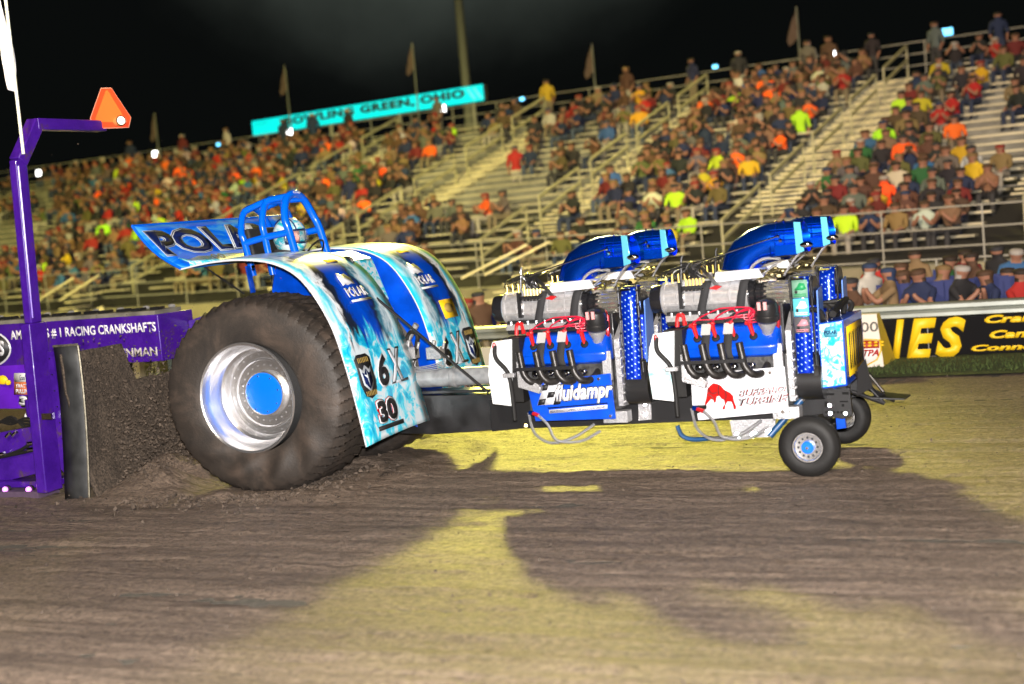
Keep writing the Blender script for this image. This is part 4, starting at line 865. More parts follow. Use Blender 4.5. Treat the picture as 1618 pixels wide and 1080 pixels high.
    for s_ in (-1, 1): b.sph(hq(.108, s_*.032, -.012), .013, 10)
    b.build('eye', mat('eye_white', (.7, .68, .65), .3), P); b = MB()
    for s_ in (-1, 1): b.sph(hq(.1185, s_*.032, -.012), .006, 8)
    b.build('pupil', ink, P)
    # clear visor lifted-edge and neck collar
    b = MB(); vg = []
    for j in range(5):
        z = .04-.024*j; vg.append([b.b.verts.new(hq(.200*math.cos(p)*(1+.02*j), .165*math.sin(p), z)) for p in [math.radians(-70+10*i) for i in range(15)]])
    for j in range(4):
        for k in range(14): b.face([vg[j][k], vg[j][k+1], vg[j+1][k+1], vg[j+1][k]])
    vm, nt, bb = nodes('clear_visor'); bb.inputs['Roughness'].default_value = .03; bb.inputs['Alpha'].default_value = .14; bb.inputs['Base Color'].default_value = (.5, .6, .65, 1)
    b.build('visor', vm, P)
    b = MB(); b.lathe([(.09, 0), (.15, .02), (.165, .07), (.15, .11), (.11, .12)], hc+V((-.03, 0, -.25)), (.1, 0, 1), 28); b.build('neck_collar', fabric, P)
    for ch in kids(P):
        if ch.name.startswith(('body', 'glove')): pass
driver()
# ------------------------------------------------------------------ sled
def sled():
    T = thing('transfer_sled', (-2.4, 0, 0), 'purple weight transfer sled with tall mast and grey push blade behind the tractor', 'sled')
    y = -1.36; b = MB()
    b.bar((-2.33, y, .05), (-2.29, y, 1.7), .12, .24, (0, 1, 0)); b.bar((-2.29, y, 1.7), (-2.24, y, 3.26), .09, .15, (0, 1, 0)); M_ = b.build('mast', purple, T, bevel=.012)
    b = MB()
    for dx in (-.045, .045): b.tube([(-2.29+dx, y-.05, 1.75), (-2.245+dx, y-.05, 3.2)], .012, 6)
    b.box((-2.265, y-.05, 2.6), (.10, .01, .02)); b.build('mast_trim', mat('light_purple_edge', (.12, .04, .5), .2, coat=.6), M_)
    b = MB(); b.bar((-2.24, y, 3.24), (-2.22, y+.28, 3.62), .13, .13, (1, 0, 0)); b.bar((-2.22, y+.24, 3.60), (-2.22, -.12, 3.60), .14, .11); b.build('mast_arm', purple, T, bevel=.01)
    # blade end plate, curved, grey steel with bright edge, purple flange
    b = MB(); pts = [(z, -1.75+.10*math.sin((z)/1.5*1.8)+.02*(1-z/1.5)) for z in [-.06+i*.17 for i in range(10)]]
    g = []
    for z, xe in pts: g.append([b.b.verts.new((xe-.33, -1.47, z)), b.b.verts.new((xe-.15, -1.51, z)), b.b.verts.new((xe+.02, -1.54, z))])
    for a, c in zip(g, g[1:]):
        for k in (0, 1): b.face([a[k], c[k], c[k+1], a[k+1]])
    bl = b.build('push_blade', mat('worn_blade_steel', (.055, .058, .06), .5, .4, var=.5, bscale=4, bump=.15), T); so = bl.modifiers.new('s', 'SOLIDIFY'); so.thickness = .025
    b = MB(); b.tube([(xe+.03, -1.545, z) for z, xe in pts], .011, 6); b.tube([(pts[-1][1]-.33, -1.47, pts[-1][0]), (pts[-1][1]+.02, -1.54, pts[-1][0]+.01)], .012, 6); b.build('blade_edge', mat('bright_worn_edge', (.22, .20, .15), .5, .6, var=.3), bl)
    b = MB(); b.prism([(-2.10, -1.43, 1.42), (-2.04, -1.43, 1.42), (-1.98, -1.43, .12), (-2.10, -1.43, .28)], (0, .06, 0)); b.build('flange', purple, T)
    b = MB()
    for i in range(8): b.sph((-2.075+.008*i, -1.435, 1.35-.155*i), .010, 6)
    b.build('rivet', chrome, T)
    # mud-caked shield across the front
    b = MB(); N1, N2 = 46, 34; g = []
    for j in range(N2+1):
        row = []
        for i in range(N1+1):
            yy = -1.50+2.88*i/N1; zt = 1.42 if yy < -.62 else (1.42-(yy+.62)/.1*.38 if yy < -.52 else 1.04); z = zt*j/N2
            x = -1.74-.16*(z/1.4)+.04*noise.noise(V((yy*2.5, z*2.5, 3)))+.02*noise.noise(V((yy*9, z*9, 1)))+.30*max(0, .5-z)**1.5
            row.append(b.b.verts.new((x, yy, z-.03)))
        g.append(row)
    for j in range(N2):
        for i in range(N1): b.face([g[j][i], g[j][i+1], g[j+1][i+1], g[j+1][i]])
    sh = b.build('mud_shield', mud, T, ang=180); so = sh.modifiers.new('s', 'SOLIDIFY'); so.thickness = .03
    # main beam with sign writing
    yb = .0; xl, xr, zb_, zt_ = -5.2, -1.87, 1.13, 1.62
    b = MB(); b.box(((xl+xr)/2, yb+.3, (zb_+zt_)/2), (xr-xl, .6, zt_-zb_)); bm = b.build('main_beam', purple, T, bevel=.01)
    b = MB(); b.box(((xl+xr)/2, yb+.25, zt_+.02), (xr-xl-.1, .45, .04)); b.build('beam_deck', mat('beam_top_grey', (.17, .16, .13), .6, var=.4, bscale=4), bm)
    b = MB()
    for i in range(14): b.box((xl+.3+i*.22, yb+.2+.03*(i % 2), zt_+.055), (.11, .12, .03))
    b.build('deck_pad', black, bm)
    for i in range(9): b = MB(); b.sph((xl+.5+i*.34, yb+.4, zt_+.06), .028, 8, (1.8, 1, .8)); b.build('deck_fitting', cast, bm)
    f = lambda e: (lambda u, v: V((-3.87+1.965*u, yb-.004-e, 1.435+.115*v)))
    text("AMERICA'S # 1 RACING CRANKSHAFTS", f(0), mat('sign_white', (.75, .74, .78), .5), bm, weight=.03)
    text('WINMAN', lambda u, v: V((-2.52+.60*u, yb-.005, 1.19+.095*v)), mat('sign_grey', (.45, .42, .4), .6), bm, weight=.03)
    o = V((-4.28, yb-.004, 1.36)); e2 = lambda r1, r2, d: (lambda u, v: o+V(((u-.5)*r1, -d, (v-.5)*r2)))
    patch(e2(.80, .44, 0), circ(.5, .5, .5, .5, 32), white, bm, 'oval'); patch(e2(.76, .40, .004), circ(.5, .5, .5, .5, 32), ink, bm, 'oval')
    text('CALLIES', e2(.62, .17, .008), white, bm, weight=.05, shear=.15)
    # plate beyond the beam
    b = MB(); b.prism([(-1.86, .5, .9), (-1.86, .5, 1.50), (-1.50, .5, 1.58), (-1.40, .5, .9)], (0, .05, 0)); b.build('front_plate', purple, T)
    # lower frame, tarp, stickers, hoses, lamps
    b = MB(); b.prism([(-2.45, -1.2, .22), (-2.45, -1.2, .68), (-3.8, -1.2, .52), (-3.8, -1.2, .12), (-3.0, -1.2, .12)], (0, .12, 0)); b.box((-3.1, -1.15, .10), (1.5, .3, .06)); b.build('lower_frame', purple, T, bevel=.006)
    b = MB(); gg = []
    for j in range(9):
        gg.append([b.b.verts.new((-3.7+.11*i, -.98+.02*math.sin(i*1.7+j), .82+.055*j)) for i in range(12)])
    for j in range(8):
        for i in range(11): b.face([gg[j][i], gg[j][i+1], gg[j+1][i+1], gg[j+1][i]])
    b.build('engine_cover', mat('purple_tarp', (.10, .012, .42), .35), T)
    q = lambda px0, py0, px1, py1, yy=-1.02: pquad((px0, py1), (px1, py1), (px0, py0), yy)
    patch(q(23, 589, 56, 603), RECT, paper, T, 'sticker'); patch(q(23, 603, 56, 623), RECT, mat('orange_sticker', (.65, .18, .06), .5), T, 'sticker')
    text('TRACTOR', lambda u, v: q(26, 606, 52, 612)(u, v)+V((0, -.004, 0)), white, T, weight=.03); text('PULLING', lambda u, v: q(26, 614, 50, 621)(u, v)+V((0, -.004, 0)), white, T, weight=.03)
    text('Grand National', lambda u, v: q(32, 592, 54, 600)(u, v)+V((0, -.004, 0)), navyink, T)
    patch(q(30, 624, 56, 643), [(.2, 0), (1, .1), (1, 1), (.1, .9), (0, .4)], ink, T, 'sticker'); text('3', lambda u, v: q(31, 625, 44, 640)(u, v)+V((0, -.004, 0)), white, T, weight=.06)
    patch(q(38, 652, 58, 661), [(0, 0), (1, .1), (1, .6), (.2, .5), (.15, 1)], paper, T, 'sticker')
    b = MB(); b.cyl(at(50, 630, -1.22), at(54, 657, -1.22), .07); b.build('cylinder', purple, T)
    b = MB()
    for k in range(4): b.tube([at(-6, 663+3*k, -1.1), at(18, 670-4*k, -1.1), at(40, 660+5*k, -1.1), at(60, 668, -1.1)], .013, 6, smooth=4)
    b.tube([at(0, 722, -1.24), at(30, 712, -1.24), at(50, 700, -1.24), at(58, 699, -1.24)], .018, 8, smooth=4); b.tube([at(0, 722, -1.24), at(30, 716, -1.24), at(60, 709, -1.24)], .016, 8, smooth=4); b.build('hose', rubber, T)
    b = MB()
    for p0, p1 in (((44, 700), (60, 698)), ((44, 710), (60, 708)), ((0, 717), (7, 716)), ((10, 690), (16, 684)), ((20, 688), (26, 682))): b = MB(); b.cyl(at(*p0, -1.25), at(*p1, -1.25), .02, n=8); b.build('hose_coupling', chrome, T)
    b = MB(); b.box(at(76, 657, -1.48), (.12, .05, .06)); b.build('mast_pin', chrome, T)
    b = MB(); b.sph(at(4, 600, -1.02), .05, 10, (1.4, .6, 1)); b.sph(at(13, 604, -1.02), .03, 8); b.build('yellow_valve', yellow, T)
    lm = mat('violet_lamp', (.8, .22, 1), .4, emit=2.5)
    for px in (8, 45):
        b = MB(); b.sph(at(px, 773, -1.42), .028, 10); b.build('marker_lamp', lm, T)
        b = MB(); b.lathe([(.035, 0), (.035, .03)], at(px, 773, -1.42)+V((0, .02, 0)), (0, 1, 0), 12, cap=True); b.build('lamp_socket', black, T)
    b = MB(); b.box((-3.4, -1.30, -.0), (2.0, .3, .12)); b.build('skid', mat('muddy_skid', (.08, .05, .09), .8, bump=.5), T)
    # slow vehicle triangle and lamp on the arm
    c = at(172, 168, -.45); c.x = -2.12; c = atx(172, 172, -2.12); RR = V((.0, 1, 0)); ri = (rt*1.0); ri.z = 0; ri.normalize(); ri = V((.42, .90, 0)).normalized(); uu = V((-.03, 0, 1)).normalized(); nn = ri.cross(uu).normalized()
    if nn.dot(CAM-c) < 0: nn = -nn
    base = c
    def tri(k): return [(-.055*k, .21*k), (.055*k, .21*k), (.225*k, -.09*k), (.185*k, -.19*k), (-.165*k, -.19*k), (-.215*k, -.09*k)]
    def mk(k, mt, d, nm): 
        b = MB(); b.prism([base+ri*x+uu*z+nn*d for x, z in tri(k)], nn*.004); return b.build(nm, mt, T)
    ob = mk(1.04, mat('pale_edge', (.7, .3, .2), .4), 0, 'warning_triangle'); 
    b = MB(); b.prism([base+ri*x+uu*z+nn*.005 for x, z in tri(1)], nn*.004); b.build('triangle_border', mat('retroreflective_red_glow', (.78, .06, .015), .4, emit=.12), ob)  # faint emission added to imitate light thrown back by the border
    b = MB(); b.prism([base+ri*x+uu*z+nn*.010 for x, z in [(-.01, .19), (.01, .19), (.155, -.10), (.13, -.14), (-.14, -.13), (-.17, -.10)]], nn*.004); b.build('triangle_centre', mat('fluorescent_orange_glow', (.85, .14, .02), .5, emit=.15), ob)  # emission added here too, so the centre looks lit
    lp = base+ri*.075-uu*.13+nn*.03; b = MB(); b.lathe([(.05, -.02), (.055, .04), (.048, .06)], lp, nn, 20); b.build('lamp_housing', mat('amber_housing', (.7, .25, .08), .4), T)
    b = MB(); b.lathe([(.044, .055), (.0, .06)], lp, nn, 20); b.build('lamp_lens', mat('lit_lens', (1, .9, .7), .2, emit=1.2), T); b = MB(); b.lathe([(.042, .055), (.052, .062), (.054, .05)], lp, nn, 20); b.build('lamp_ring', black, T)
    # whip pole and flag
    p0 = V((-2.22, y-.10, 3.30)); p1 = at(9, 0, y-.1); p2 = p1+(p1-p0)*.5
    b = MB(); b.tube([at(37, 243, y-.1), p1, p2], .016, 8); b.build('flag_pole', mat('white_fibreglass', (.75, .78, .68), .35), T)
    F = thing('flag', at(24, 145, y-.12), 'white red and blue striped flag hanging from the white whip pole', 'flag')
    b = MB(); g = []; cols = []
    for j in range(25):
        t = j/24; row = []
        py = 148-t*175; pxp = 25-(148-py)*.111; w = 6+34*t
        for i in range(9):
            s = i/8; q_ = at(pxp-2-s*w, py-10*s*(1-t), y-.12); q_.y += .06*math.sin(s*7+t*5)+.0; row.append(b.b.verts.new(q_))
        g.append(row)
    for j in range(24):
        for i in range(8): f = b.face([g[j][i], g[j][i+1], g[j+1][i+1], g[j+1][i]]); k = (i+j//5) % 4; f.material_index = (1 if k == 1 else 0) if i > 1 else 0; f.material_index = 2 if (j > 12 and i > 4) else f.material_index
    fl = b.build('cloth', [mat('flag_white', (.8, .78, .8), .8), mat('flag_red', (.6, .02, .12), .8), mat('flag_blue', (.12, .08, .45), .8)], F, ang=180)
    so = fl.modifiers.new('s', 'SOLIDIFY'); so.thickness = .003
sled()
# ------------------------------------------------------------------ track wall, banner, distance board
WY = 6.55
def wall():
    W_ = thing('guard_rail', (0, WY, 0), 'long grey steel guard rail along the far side of the track', 'guard rail')
    b = MB(); zt = at(1480, 477, WY).z; zm = zt-.10
    prof = [(0, zt), (-.05, zt-.03), (-.05, zt-.07), (0, zt-.10), (-.05, zt-.13), (-.05, zt-.165), (0, zt-.19)]
    g = [[b.b.verts.new((x, WY-.02+p[0], p[1])) for p in prof] for x in (-60, -30, 0, 30, 60)]
    for a, c in zip(g, g[1:]):
        for k in range(6): b.face([a[k], c[k], c[k+1], a[k+1]])
    r_ = b.build('rail', mat('grey_guard_rail', (.33, .36, .33), .45, .4, var=.15, bscale=2), W_); so = r_.modifiers.new('s', 'SOLIDIFY'); so.thickness = .008
    for i in range(20):
        b = MB(); x = -30+2.5*i; b.box((x, WY+.09, zt/2-.08), (.12, .12, zt-.02)); b.build('post', mat('rail_post', (.2, .17, .12), .8) if i == 0 else bpy.data.materials['rail_post'], W_)
    zt2 = zt-.20
    BN = thing('banner', (5, WY, 0), 'black banner with big yellow letters fixed below the guard rail', 'banner')
    b = MB(); b.box((7.3, WY-.03, (zt2+.07)/2), (8.2, .02, zt2-.07)); cl = b.build('banner_panel', mat('black_banner_vinyl', (.006, .006, .007), .8, spec=.1), BN)
    b = MB(); b.box((at(1467, 530, WY).x, WY-.042, (zt2+.07)/2), (.012, .004, zt2-.07)); b.build('seam', mat('seam_grey', (.2, .2, .2), .6), cl)
    pl = lambda bl, br, tl: pquad(bl, br, tl, WY-.04, .004)
    xr = at(1527, 530, WY).x; xl = at(1410, 530, WY).x
    zlo = at(1460, 566, WY).z; zhi = at(1460, 502, WY).z
    wI = (xr-xl)
    for ch, x0_, x1_ in (('I', 1408, 1431), ('E', 1431, 1482), ('S', 1477, 1528)):
        xa_, xb_ = at(x0_, 530, WY).x, at(x1_, 530, WY).x
        text(ch, lambda u, v, xa_=xa_, xb_=xb_: V((xa_+(xb_-xa_)*u, WY-.048, zlo+(zhi-zlo)*v)), yellow, cl, weight=.05, shear=.28)
    text('CALL', lambda u, v: V((xl-2.12+2.05*u, WY-.048, zlo+(zhi-zlo)*v)), yellow, cl, weight=.07, shear=.25, space=.9)
    for body, px, py in (('Crankshafts', 1556, 506), ('Camshafts', 1564, 530), ('Connecting Rods', 1535, 553)):
        p = at(px, py+5, WY-.04); k = len(body)*.128
        text(body, lambda u, v, p=p, k=k: p+V((k*u, -.008, .105*v)), yellow, cl, weight=.05, shear=.25)
    # white boards along the wall to the left
    B2 = thing('white_barrier', (0, WY, 0), 'row of plain white barrier panels below the guard rail behind the tractor', 'barrier')
    for k in range(7):
        b = MB(); x0 = -4.6+k*1.05; b.box((x0, WY-.03, .27), (1.02, .02, .36)); b.build('panel', mat('dull_white_panel', (.42, .40, .33), .7) if k == 0 else bpy.data.materials['dull_white_panel'], B2)
    # distance board
    yb = 5.75; D = thing('distance_board', (at(1385, 560, yb).x, yb, 0), 'white sloping distance board marked 300 with a red and yellow shield', 'distance board')
    A0 = at(1345, 581, yb); B0 = at(1397, 579, yb); T0 = at(1345, 498, yb); T1 = at(1381, 498, yb); A0.z = B0.z = .02
    lft = B0.x-1.05; tl = T1.x-.80
    b = MB(); dp = V((0, .55, 0)); front = [V((lft, yb, .02)), V((B0.x, yb, .02)), V((T1.x, yb+.18, T1.z)), V((tl, yb+.18, T1.z))]
    b.poly(front); back = [V((lft, yb+.9, .02)), V((B0.x+.04, yb+.7, .02)), V((T1.x+.01, yb+.34, T1.z)), V((tl, yb+.42, T1.z))]
    b.poly(back[::-1]); b.poly([front[3], front[2], back[2], back[3]]); b.mi = 1; b.poly([front[1], back[1], back[2], front[2]]); b.poly([back[0], front[0], front[3], back[3]])
    bo = b.build('board', [mat('board_white', (.62, .58, .52), .6), mat('board_yellow', (.62, .45, .04), .6)], D)
    nrm = (front[1]-front[0]).cross(front[3]-front[0]).normalized()
    if nrm.y > 0: nrm = -nrm
    H = front[3]-front[0]; hh = V((0, H.y, H.z))
    fb = lambda x0, x1, v0, v1, e: (lambda u, v: V((x0+(x1-x0)*u, yb, .02))+hh*(v0+(v1-v0)*v)+nrm*e)
    x3 = at(1346, 520, yb).x
    text('300', fb(x3-.02, x3+.30, .68, .86, .004), mat('board_grey_ink', (.10, .10, .09), .6), bo, weight=.01)
    s0 = at(1344, 550, yb).x; s1 = at(1392, 550, yb).x
    shp = [(.5, 0), (.85, .2), (1, .55), (.97, .95), (.5, 1), (.03, .95), (0, .55), (.15, .2)]
    patch(fb(s0, s1, .07, .56, .004), shp, yellow, bo, 'shield'); patch(fb(s0+.02, s1-.02, .095, .535, .008), shp, paper, bo, 'shield')
    patch(fb(s0+.03, s1-.03, .38, .53, .012), [(0, 0), (1, 0), (1, .85), (.5, 1), (0, .85)], mat('shield_red', (.35, .03, .01), .5), bo, 'shield')
    for i in range(5):
        for j in range(2): patch(fb(s0+.05+i*.075, s0+.10+i*.075, .41+j*.055, .45+j*.055, .015), circ(.5, .5, .5, .5, 8), yellow, bo, 'shield')
    text('NTPA', fb(s0+.035, s1-.035, .24, .36, .012), redink, bo, weight=.04, shear=.3)
wall()
# ------------------------------------------------------------------ grandstand
SA = math.atan(.18); SU = V((math.cos(SA), -math.sin(SA), 0)); SV = V((math.sin(SA), math.cos(SA), 0)); SO = V((-4, 17, 0))
NR, TD, RS, DZ = 22, .62, .205, .68
def sp(s, t, z): return SO+SU*s+SV*t+V((0, 0, z))
S0_, S1_ = -48., 20.
def proj(p):
    d = p-CAM; w = d.dot(fw); return 809+FPX*d.dot(rt)/w, 540-FPX*d.dot(up)/w
def s_at(px, t, z):
    lo, hi = S0_-10, S1_+20
    for _ in range(40):
        md = (lo+hi)/2
        if proj(sp(md, t, z))[0] < px: lo = md
        else: hi = md
    return lo
AIS = [(s_at(140, 0, DZ), .55), (s_at(400, 0, DZ), .6), (s_at(700, 0, DZ), .7), (s_at(1090, 0, DZ), 1.0), (s_at(1585, 0, DZ), 1.0)]
def in_aisle(s, m=.1): return any(abs(s-a) < w+m for a, w in AIS)
def stand():
    G = thing('grandstand', sp(-15, 0, 0), 'long open aluminium grandstand filled with spectators behind the track', 'grandstand')
    cuts = [S0_]+[c for a, w in AIS for c in (a-w, a+w)]+[S1_]
    segs = list(zip(cuts[0::2], cuts[1::2]))
    for r in range(NR):
        t = 1.5+r*TD; z = DZ+.05+r*RS
        b = MB()
        for s0, s1 in segs: b.bar(sp(s0, t+.42, z+.36), sp(s1, t+.42, z+.36), .26, .045)
        b.build('bench', bench_m, G)
        b = MB(); b.bar(sp(S0_, t+.12, z), sp(S1_, t+.12, z), .34, .03); b.bar(sp(S0_, t+.56, z+.08), sp(S1_, t+.56, z+.08), .02, .17); b.build('footboard', deckm, G)
    te = 1.5+NR*TD; ze = DZ+NR*RS
    b = MB(); b.bar(sp(S0_, .75, DZ-.02), sp(S1_, .75, DZ-.02), 1.5, .05); b.bar(sp(S0_, te+.9, ze+.02), sp(S1_, te+.9, ze+.02), 1.6, .05); b.build('walkway', deckm, G)
    b = MB(); b.bar(sp(S0_, .0, DZ-.21), sp(S1_, .0, DZ-.21), .04, .42); b.build('fascia', concm, G)
    b = MB(); b.prism([sp(S0_, .3, 0), sp(S0_, .3, DZ-.1), sp(S0_, te+1, ze-.2), sp(S0_, te+1, 0)], SU*(S1_-S0_)); b.build('stand_shade_fill', shade, G)  # solid dark wedge, shade below the stand put into its colour
    def rail(name, t, z, h, step, bars, r_=.019, s0=None):
        S0_ = s0 if s0 is not None else globals()['S0_']
        b = MB()
        for k in bars: b.bar(sp(S0_, t, z+h*k), sp(S1_, t, z+h*k), r_*1.6, r_*1.6)
        n = int((S1_-S0_)/step)
        for i in range(n+1): s = S0_+i*step; b.bar(sp(s, t, z), sp(s, t, z+h), r_*1.4, r_*1.4, (0, 1, 0))
        b.build(name, railm, G)
    rail('front_railing', .05, DZ, 1.05, 1.9, (1, .62, .3)); rail('top_railing', te+.35, ze, 1.05, 1.9, (1, .68, .36)); rail('lower_railing', -2.6, -.02, .95, 2.2, (1, .55), s0=s_at(1290, -2.6, 0))
    for a, w in AIS:
        b = MB()
        for r in range(NR):
            t = 1.5+r*TD; z = DZ+.06+r*RS
            b.box(sp(a, t+.15, z+.02), (2*w, .30, .05), Matrix.Rotation(-SA, 3, 'Z')); b.box(sp(a, t+.46, z+.11), (2*w, .30, .05), Matrix.Rotation(-SA, 3, 'Z'))
        b.bar(sp(a, 1.5, DZ), sp(a, te, ze), .03, .03)
        b.build('aisle_stair', mat('stair_plate', (.66, .60, .40), .6) if 'stair_plate' not in bpy.data.materials else bpy.data.materials['stair_plate'], G)
        b = MB(); z0 = 1.5
        for k in range(5):
            ta, tb = 1.7+k*2.75, 1.7+k*2.75+2.1; za = DZ+.06+(ta-1.5)/TD*RS; zb = DZ+.06+(tb-1.5)/TD*RS
            for hh in (.95, .55): b.bar(sp(a, ta, za+hh), sp(a, tb, zb+hh), .05, .07)
            for tt, zz in ((ta, za), (tb, zb)): b.bar(sp(a, tt, zz), sp(a, tt, zz+.95), .045, .045, (0, 1, 0))
        b.build('aisle_handrail', bpy.data.materials['hand_rail'] if 'hand_rail' in bpy.data.materials else mat('hand_rail', (.36, .34, .22), .6), G)
    for px in (170, 560, 880, 1010):          # short stairs from the ground to the front walkway
        s = s_at(px, 0, DZ); b = MB()
        for dy in (0, .9):
            b.bar(sp(s-1.8, -.15-dy, .1), sp(s, -.15-dy, DZ+.0), .06, .2); b.bar(sp(s-1.8, -.15-dy, 1.0), sp(s, -.15-dy, DZ+.95), .05, .05)
        for i in range(7): b.box(sp(s-1.65+i*.26, -.6, .15+i*.165), (.25, .9, .03), Matrix.Rotation(-SA, 3, 'Z'))
        b.build('entry_stair', bpy.data.materials['stair_plate'], G)
    return te, ze
TE, ZE = stand()
def sign():
    D = thing('lit_sign', sp(-16, TE+2.2, ZE+.5), 'long glowing cyan sign reading BOWLING GREEN, OHIO above the grandstand', 'sign')
    tt = TE+2.0
    def at_s(px, py):
        d = fw+rt*((px-809)/FPX)+up*((540-py)/FPX); n = SV; o = sp(0, tt, 0); return CAM+d*((o-CAM).dot(n)/d.dot(n))
    bl, br, tl, tr = at_s(401, 214), at_s(765, 158), at_s(399, 192), at_s(763, 132)
    h = (tl.z-bl.z+tr.z-br.z)/2; zb = (bl.z+br.z)/2; ul = (bl-sp(0, tt, 0)).dot(SU); ur = (br-sp(0, tt, 0)).dot(SU)
    f = lambda e: (lambda u, v: sp(ul+(ur-ul)*u, tt-e, zb+h*v))
    f = lambda e: (lambda u, v: sp(ul+(ur-ul)*u, tt-e, bl.z+(br.z-bl.z)*u+h*v))
    b = MB(); b.prism([f(0)(*p) for p in RECT], SV*.25); b.build('sign_box', mat('sign_cabinet', (.05, .05, .05), .6), D)
    pan, nt, bb = nodes('lit_cyan_panel'); bb.inputs['Base Color'].default_value = (.0, .3, .3, 1); bb.inputs['Emission Color'].default_value = (.0, .80, .84, 1); bb.inputs['Emission Strength'].default_value = 1.0
    b = MB(); b.prism([f(.0)(*p) for p in RECT], -SV*.03); pn = b.build('sign_face', pan, D)
    g = f(.045); L = mat('dark_sign_letters', (.015, .035, .04), .6)
    text('BOWLING GREEN, OHIO', lambda u, v: g(.155+.775*u, .24+.66*v), L, pn, weight=.055, space=1.12, depth=.02)
    l2 = mat('pale_cyan_stripe', (.1, .8, .8), .5, emit=.75)
    for k in range(2): patch(lambda u, v, k=k: g(.935+.025*k+.012*u-.02*0, .12+.76*v), [(.0, 1), (1.0, 1), (3.2, 0), (2.2, 0)], l2, pn, 'stripe')
    text('PULL TOWN', lambda u, v: g(.02+.05*u, .62+.22*v), mat('faint_cyan', (.0, .55, .6), .5, emit=.3), pn, depth=.01)
    b = MB()
    for u in (.05, .35, .65, .95): p = f(0)(u, 0); b.bar(p+V((0, 0, -1.6))+SV*.15, p+SV*.15, .1, .1, (0, 1, 0))
    b.build('sign_post', railm, D)
    # small lit floodlights clipped on the top railing
    wl = mat('lit_white_lens', (1, 1, 1), .3, emit=7); bl_ = mat('lit_blue_screen', (.15, .6, 1), .3, emit=3)
    spots = [(61, 273, 'left of the purple mast top'), (245, 243, 'above the tail of the blue wing'), (457, 208, 'below the left end of the cyan sign'), (699, 171, 'below the right end of the cyan sign'), (1313, 80, 'above the widest stair of the stand')]
    for px, py, wh in spots:
        d = fw+rt*((px-809)/FPX)+up*((540-py)/FPX); o = sp(0, TE+.30, 0); p = CAM+d*((o-CAM).dot(SV)/d.dot(SV)); k = .13 if px < 1000 else .16
        T = thing('work_light', p, 'small lit white work light, railing '+wh, 'work light', 'work lights on the top railing')
        b = MB(); b.box(p+SV*.05, (2*k+.04, .08, 2*k), Matrix.Rotation(-SA, 3, 'Z')); b.box(p+V((0, 0, -k-.06))+SV*.05, (.04, .04, .14)); b.build('housing', black, T)
        b = MB(); b.box(p, (2*k, .03, 2*k-.03), Matrix.Rotation(-SA, 3, 'Z')); b.build('lens', wl, T)
    for px, py, wh in ((345, 228, 'left of the cyan sign'), (825, 156, 'right of the cyan sign'), (1130, 105, 'at the middle right of the top row'), (1496, 50, 'near the upper right corner')):
        d = fw+rt*((px-809)/FPX)+up*((540-py)/FPX); o = sp(0, TE+.2, 0); p = CAM+d*((o-CAM).dot(SV)/d.dot(SV)); k = .09 if px < 1400 else .17
        T = thing('phone', p, 'glowing blue phone screen '+wh, 'phone', 'phones glowing on the top row')
        b = MB(); b.box(p+SV*.012, (2*k+.02, .02, 1.2*k+.02), Matrix.Rotation(-SA, 3, 'Z')); b.build('case', black, T)
        b = MB(); b.box(p-SV*.004, (2*k, .012, 1.2*k), Matrix.Rotation(-SA, 3, 'Z')); b.build('screen', bl_, T)
    # tall lighting pole and flagpoles behind the stand
    c = mat('pole_grey', (.14, .145, .13), .7); fdk = mat('limp_flag_cloth', (.10, .065, .058), .95)
    P = thing('floodlight_pole', (-19, 45, 0), 'tall grey floodlight pole rising behind the cyan sign', 'pole'); b = MB(); p0 = V((-19, 45, 0)); b.tube([p0, p0+V((0, 0, 22))], .22, 16, r1=.16); b.build('pole', c, P)
    b = MB(); b.box((-19, 45, 22.1), (4, .2, .15)); b.box((-19, 45, 23.1), (4, .2, .15))
    b.build('crossarm', c, P)
    for k in range(10):
        b = MB(); b.lathe([(.05, 0), (.24, .25), (.26, .3)], (-20.8+.9*(k % 5), 45.05, 22.5+(k//5)), (0.35, -.75, -.5), 14); b.build('lamp_head', black, P)
    for px, py, wh in ((255, 205, 'above the blue wing tail'), (465, 130, 'rising behind the left of the sign'), (666, 95, 'rising behind the middle of the sign'), (945, 95, 'between the sign and the right of the stand'), (1268, 38, 'tallest, behind the widest stair')):
        s = s_at(px, TE+1.8, ZE); p0 = sp(s, TE+1.8, ZE); top = None
        hz = ZE
        while proj(sp(s, TE+1.8, hz))[1] > py-26: hz += .05
        T = thing('flagpole', p0, 'thin flagpole with a limp dull flag '+wh, 'flagpole', 'flagpoles along the back of the stand')
        b = MB(); b.tube([p0, sp(s, TE+1.8, hz)], .03, 8); b.build('pole', c, T)
        b = MB(); g_ = []
        for j in range(13):
            z = hz-.05-j*.075; w = .10+.26*math.sin(j/12*2.2); g_.append([b.b.verts.new(sp(s-w*i/5, TE+1.8+.05*math.sin(i*2.2+j*.6), z-.05*i)) for i in range(6)])
        for a, d_ in zip(g_, g_[1:]):
            for i in range(5): b.face([a[i], a[i+1], d_[i+1], d_[i]])
        o = b.build('cloth', fdk, T, ang=180); so = o.modifiers.new('s', 'SOLIDIFY'); so.thickness = .01
sign()
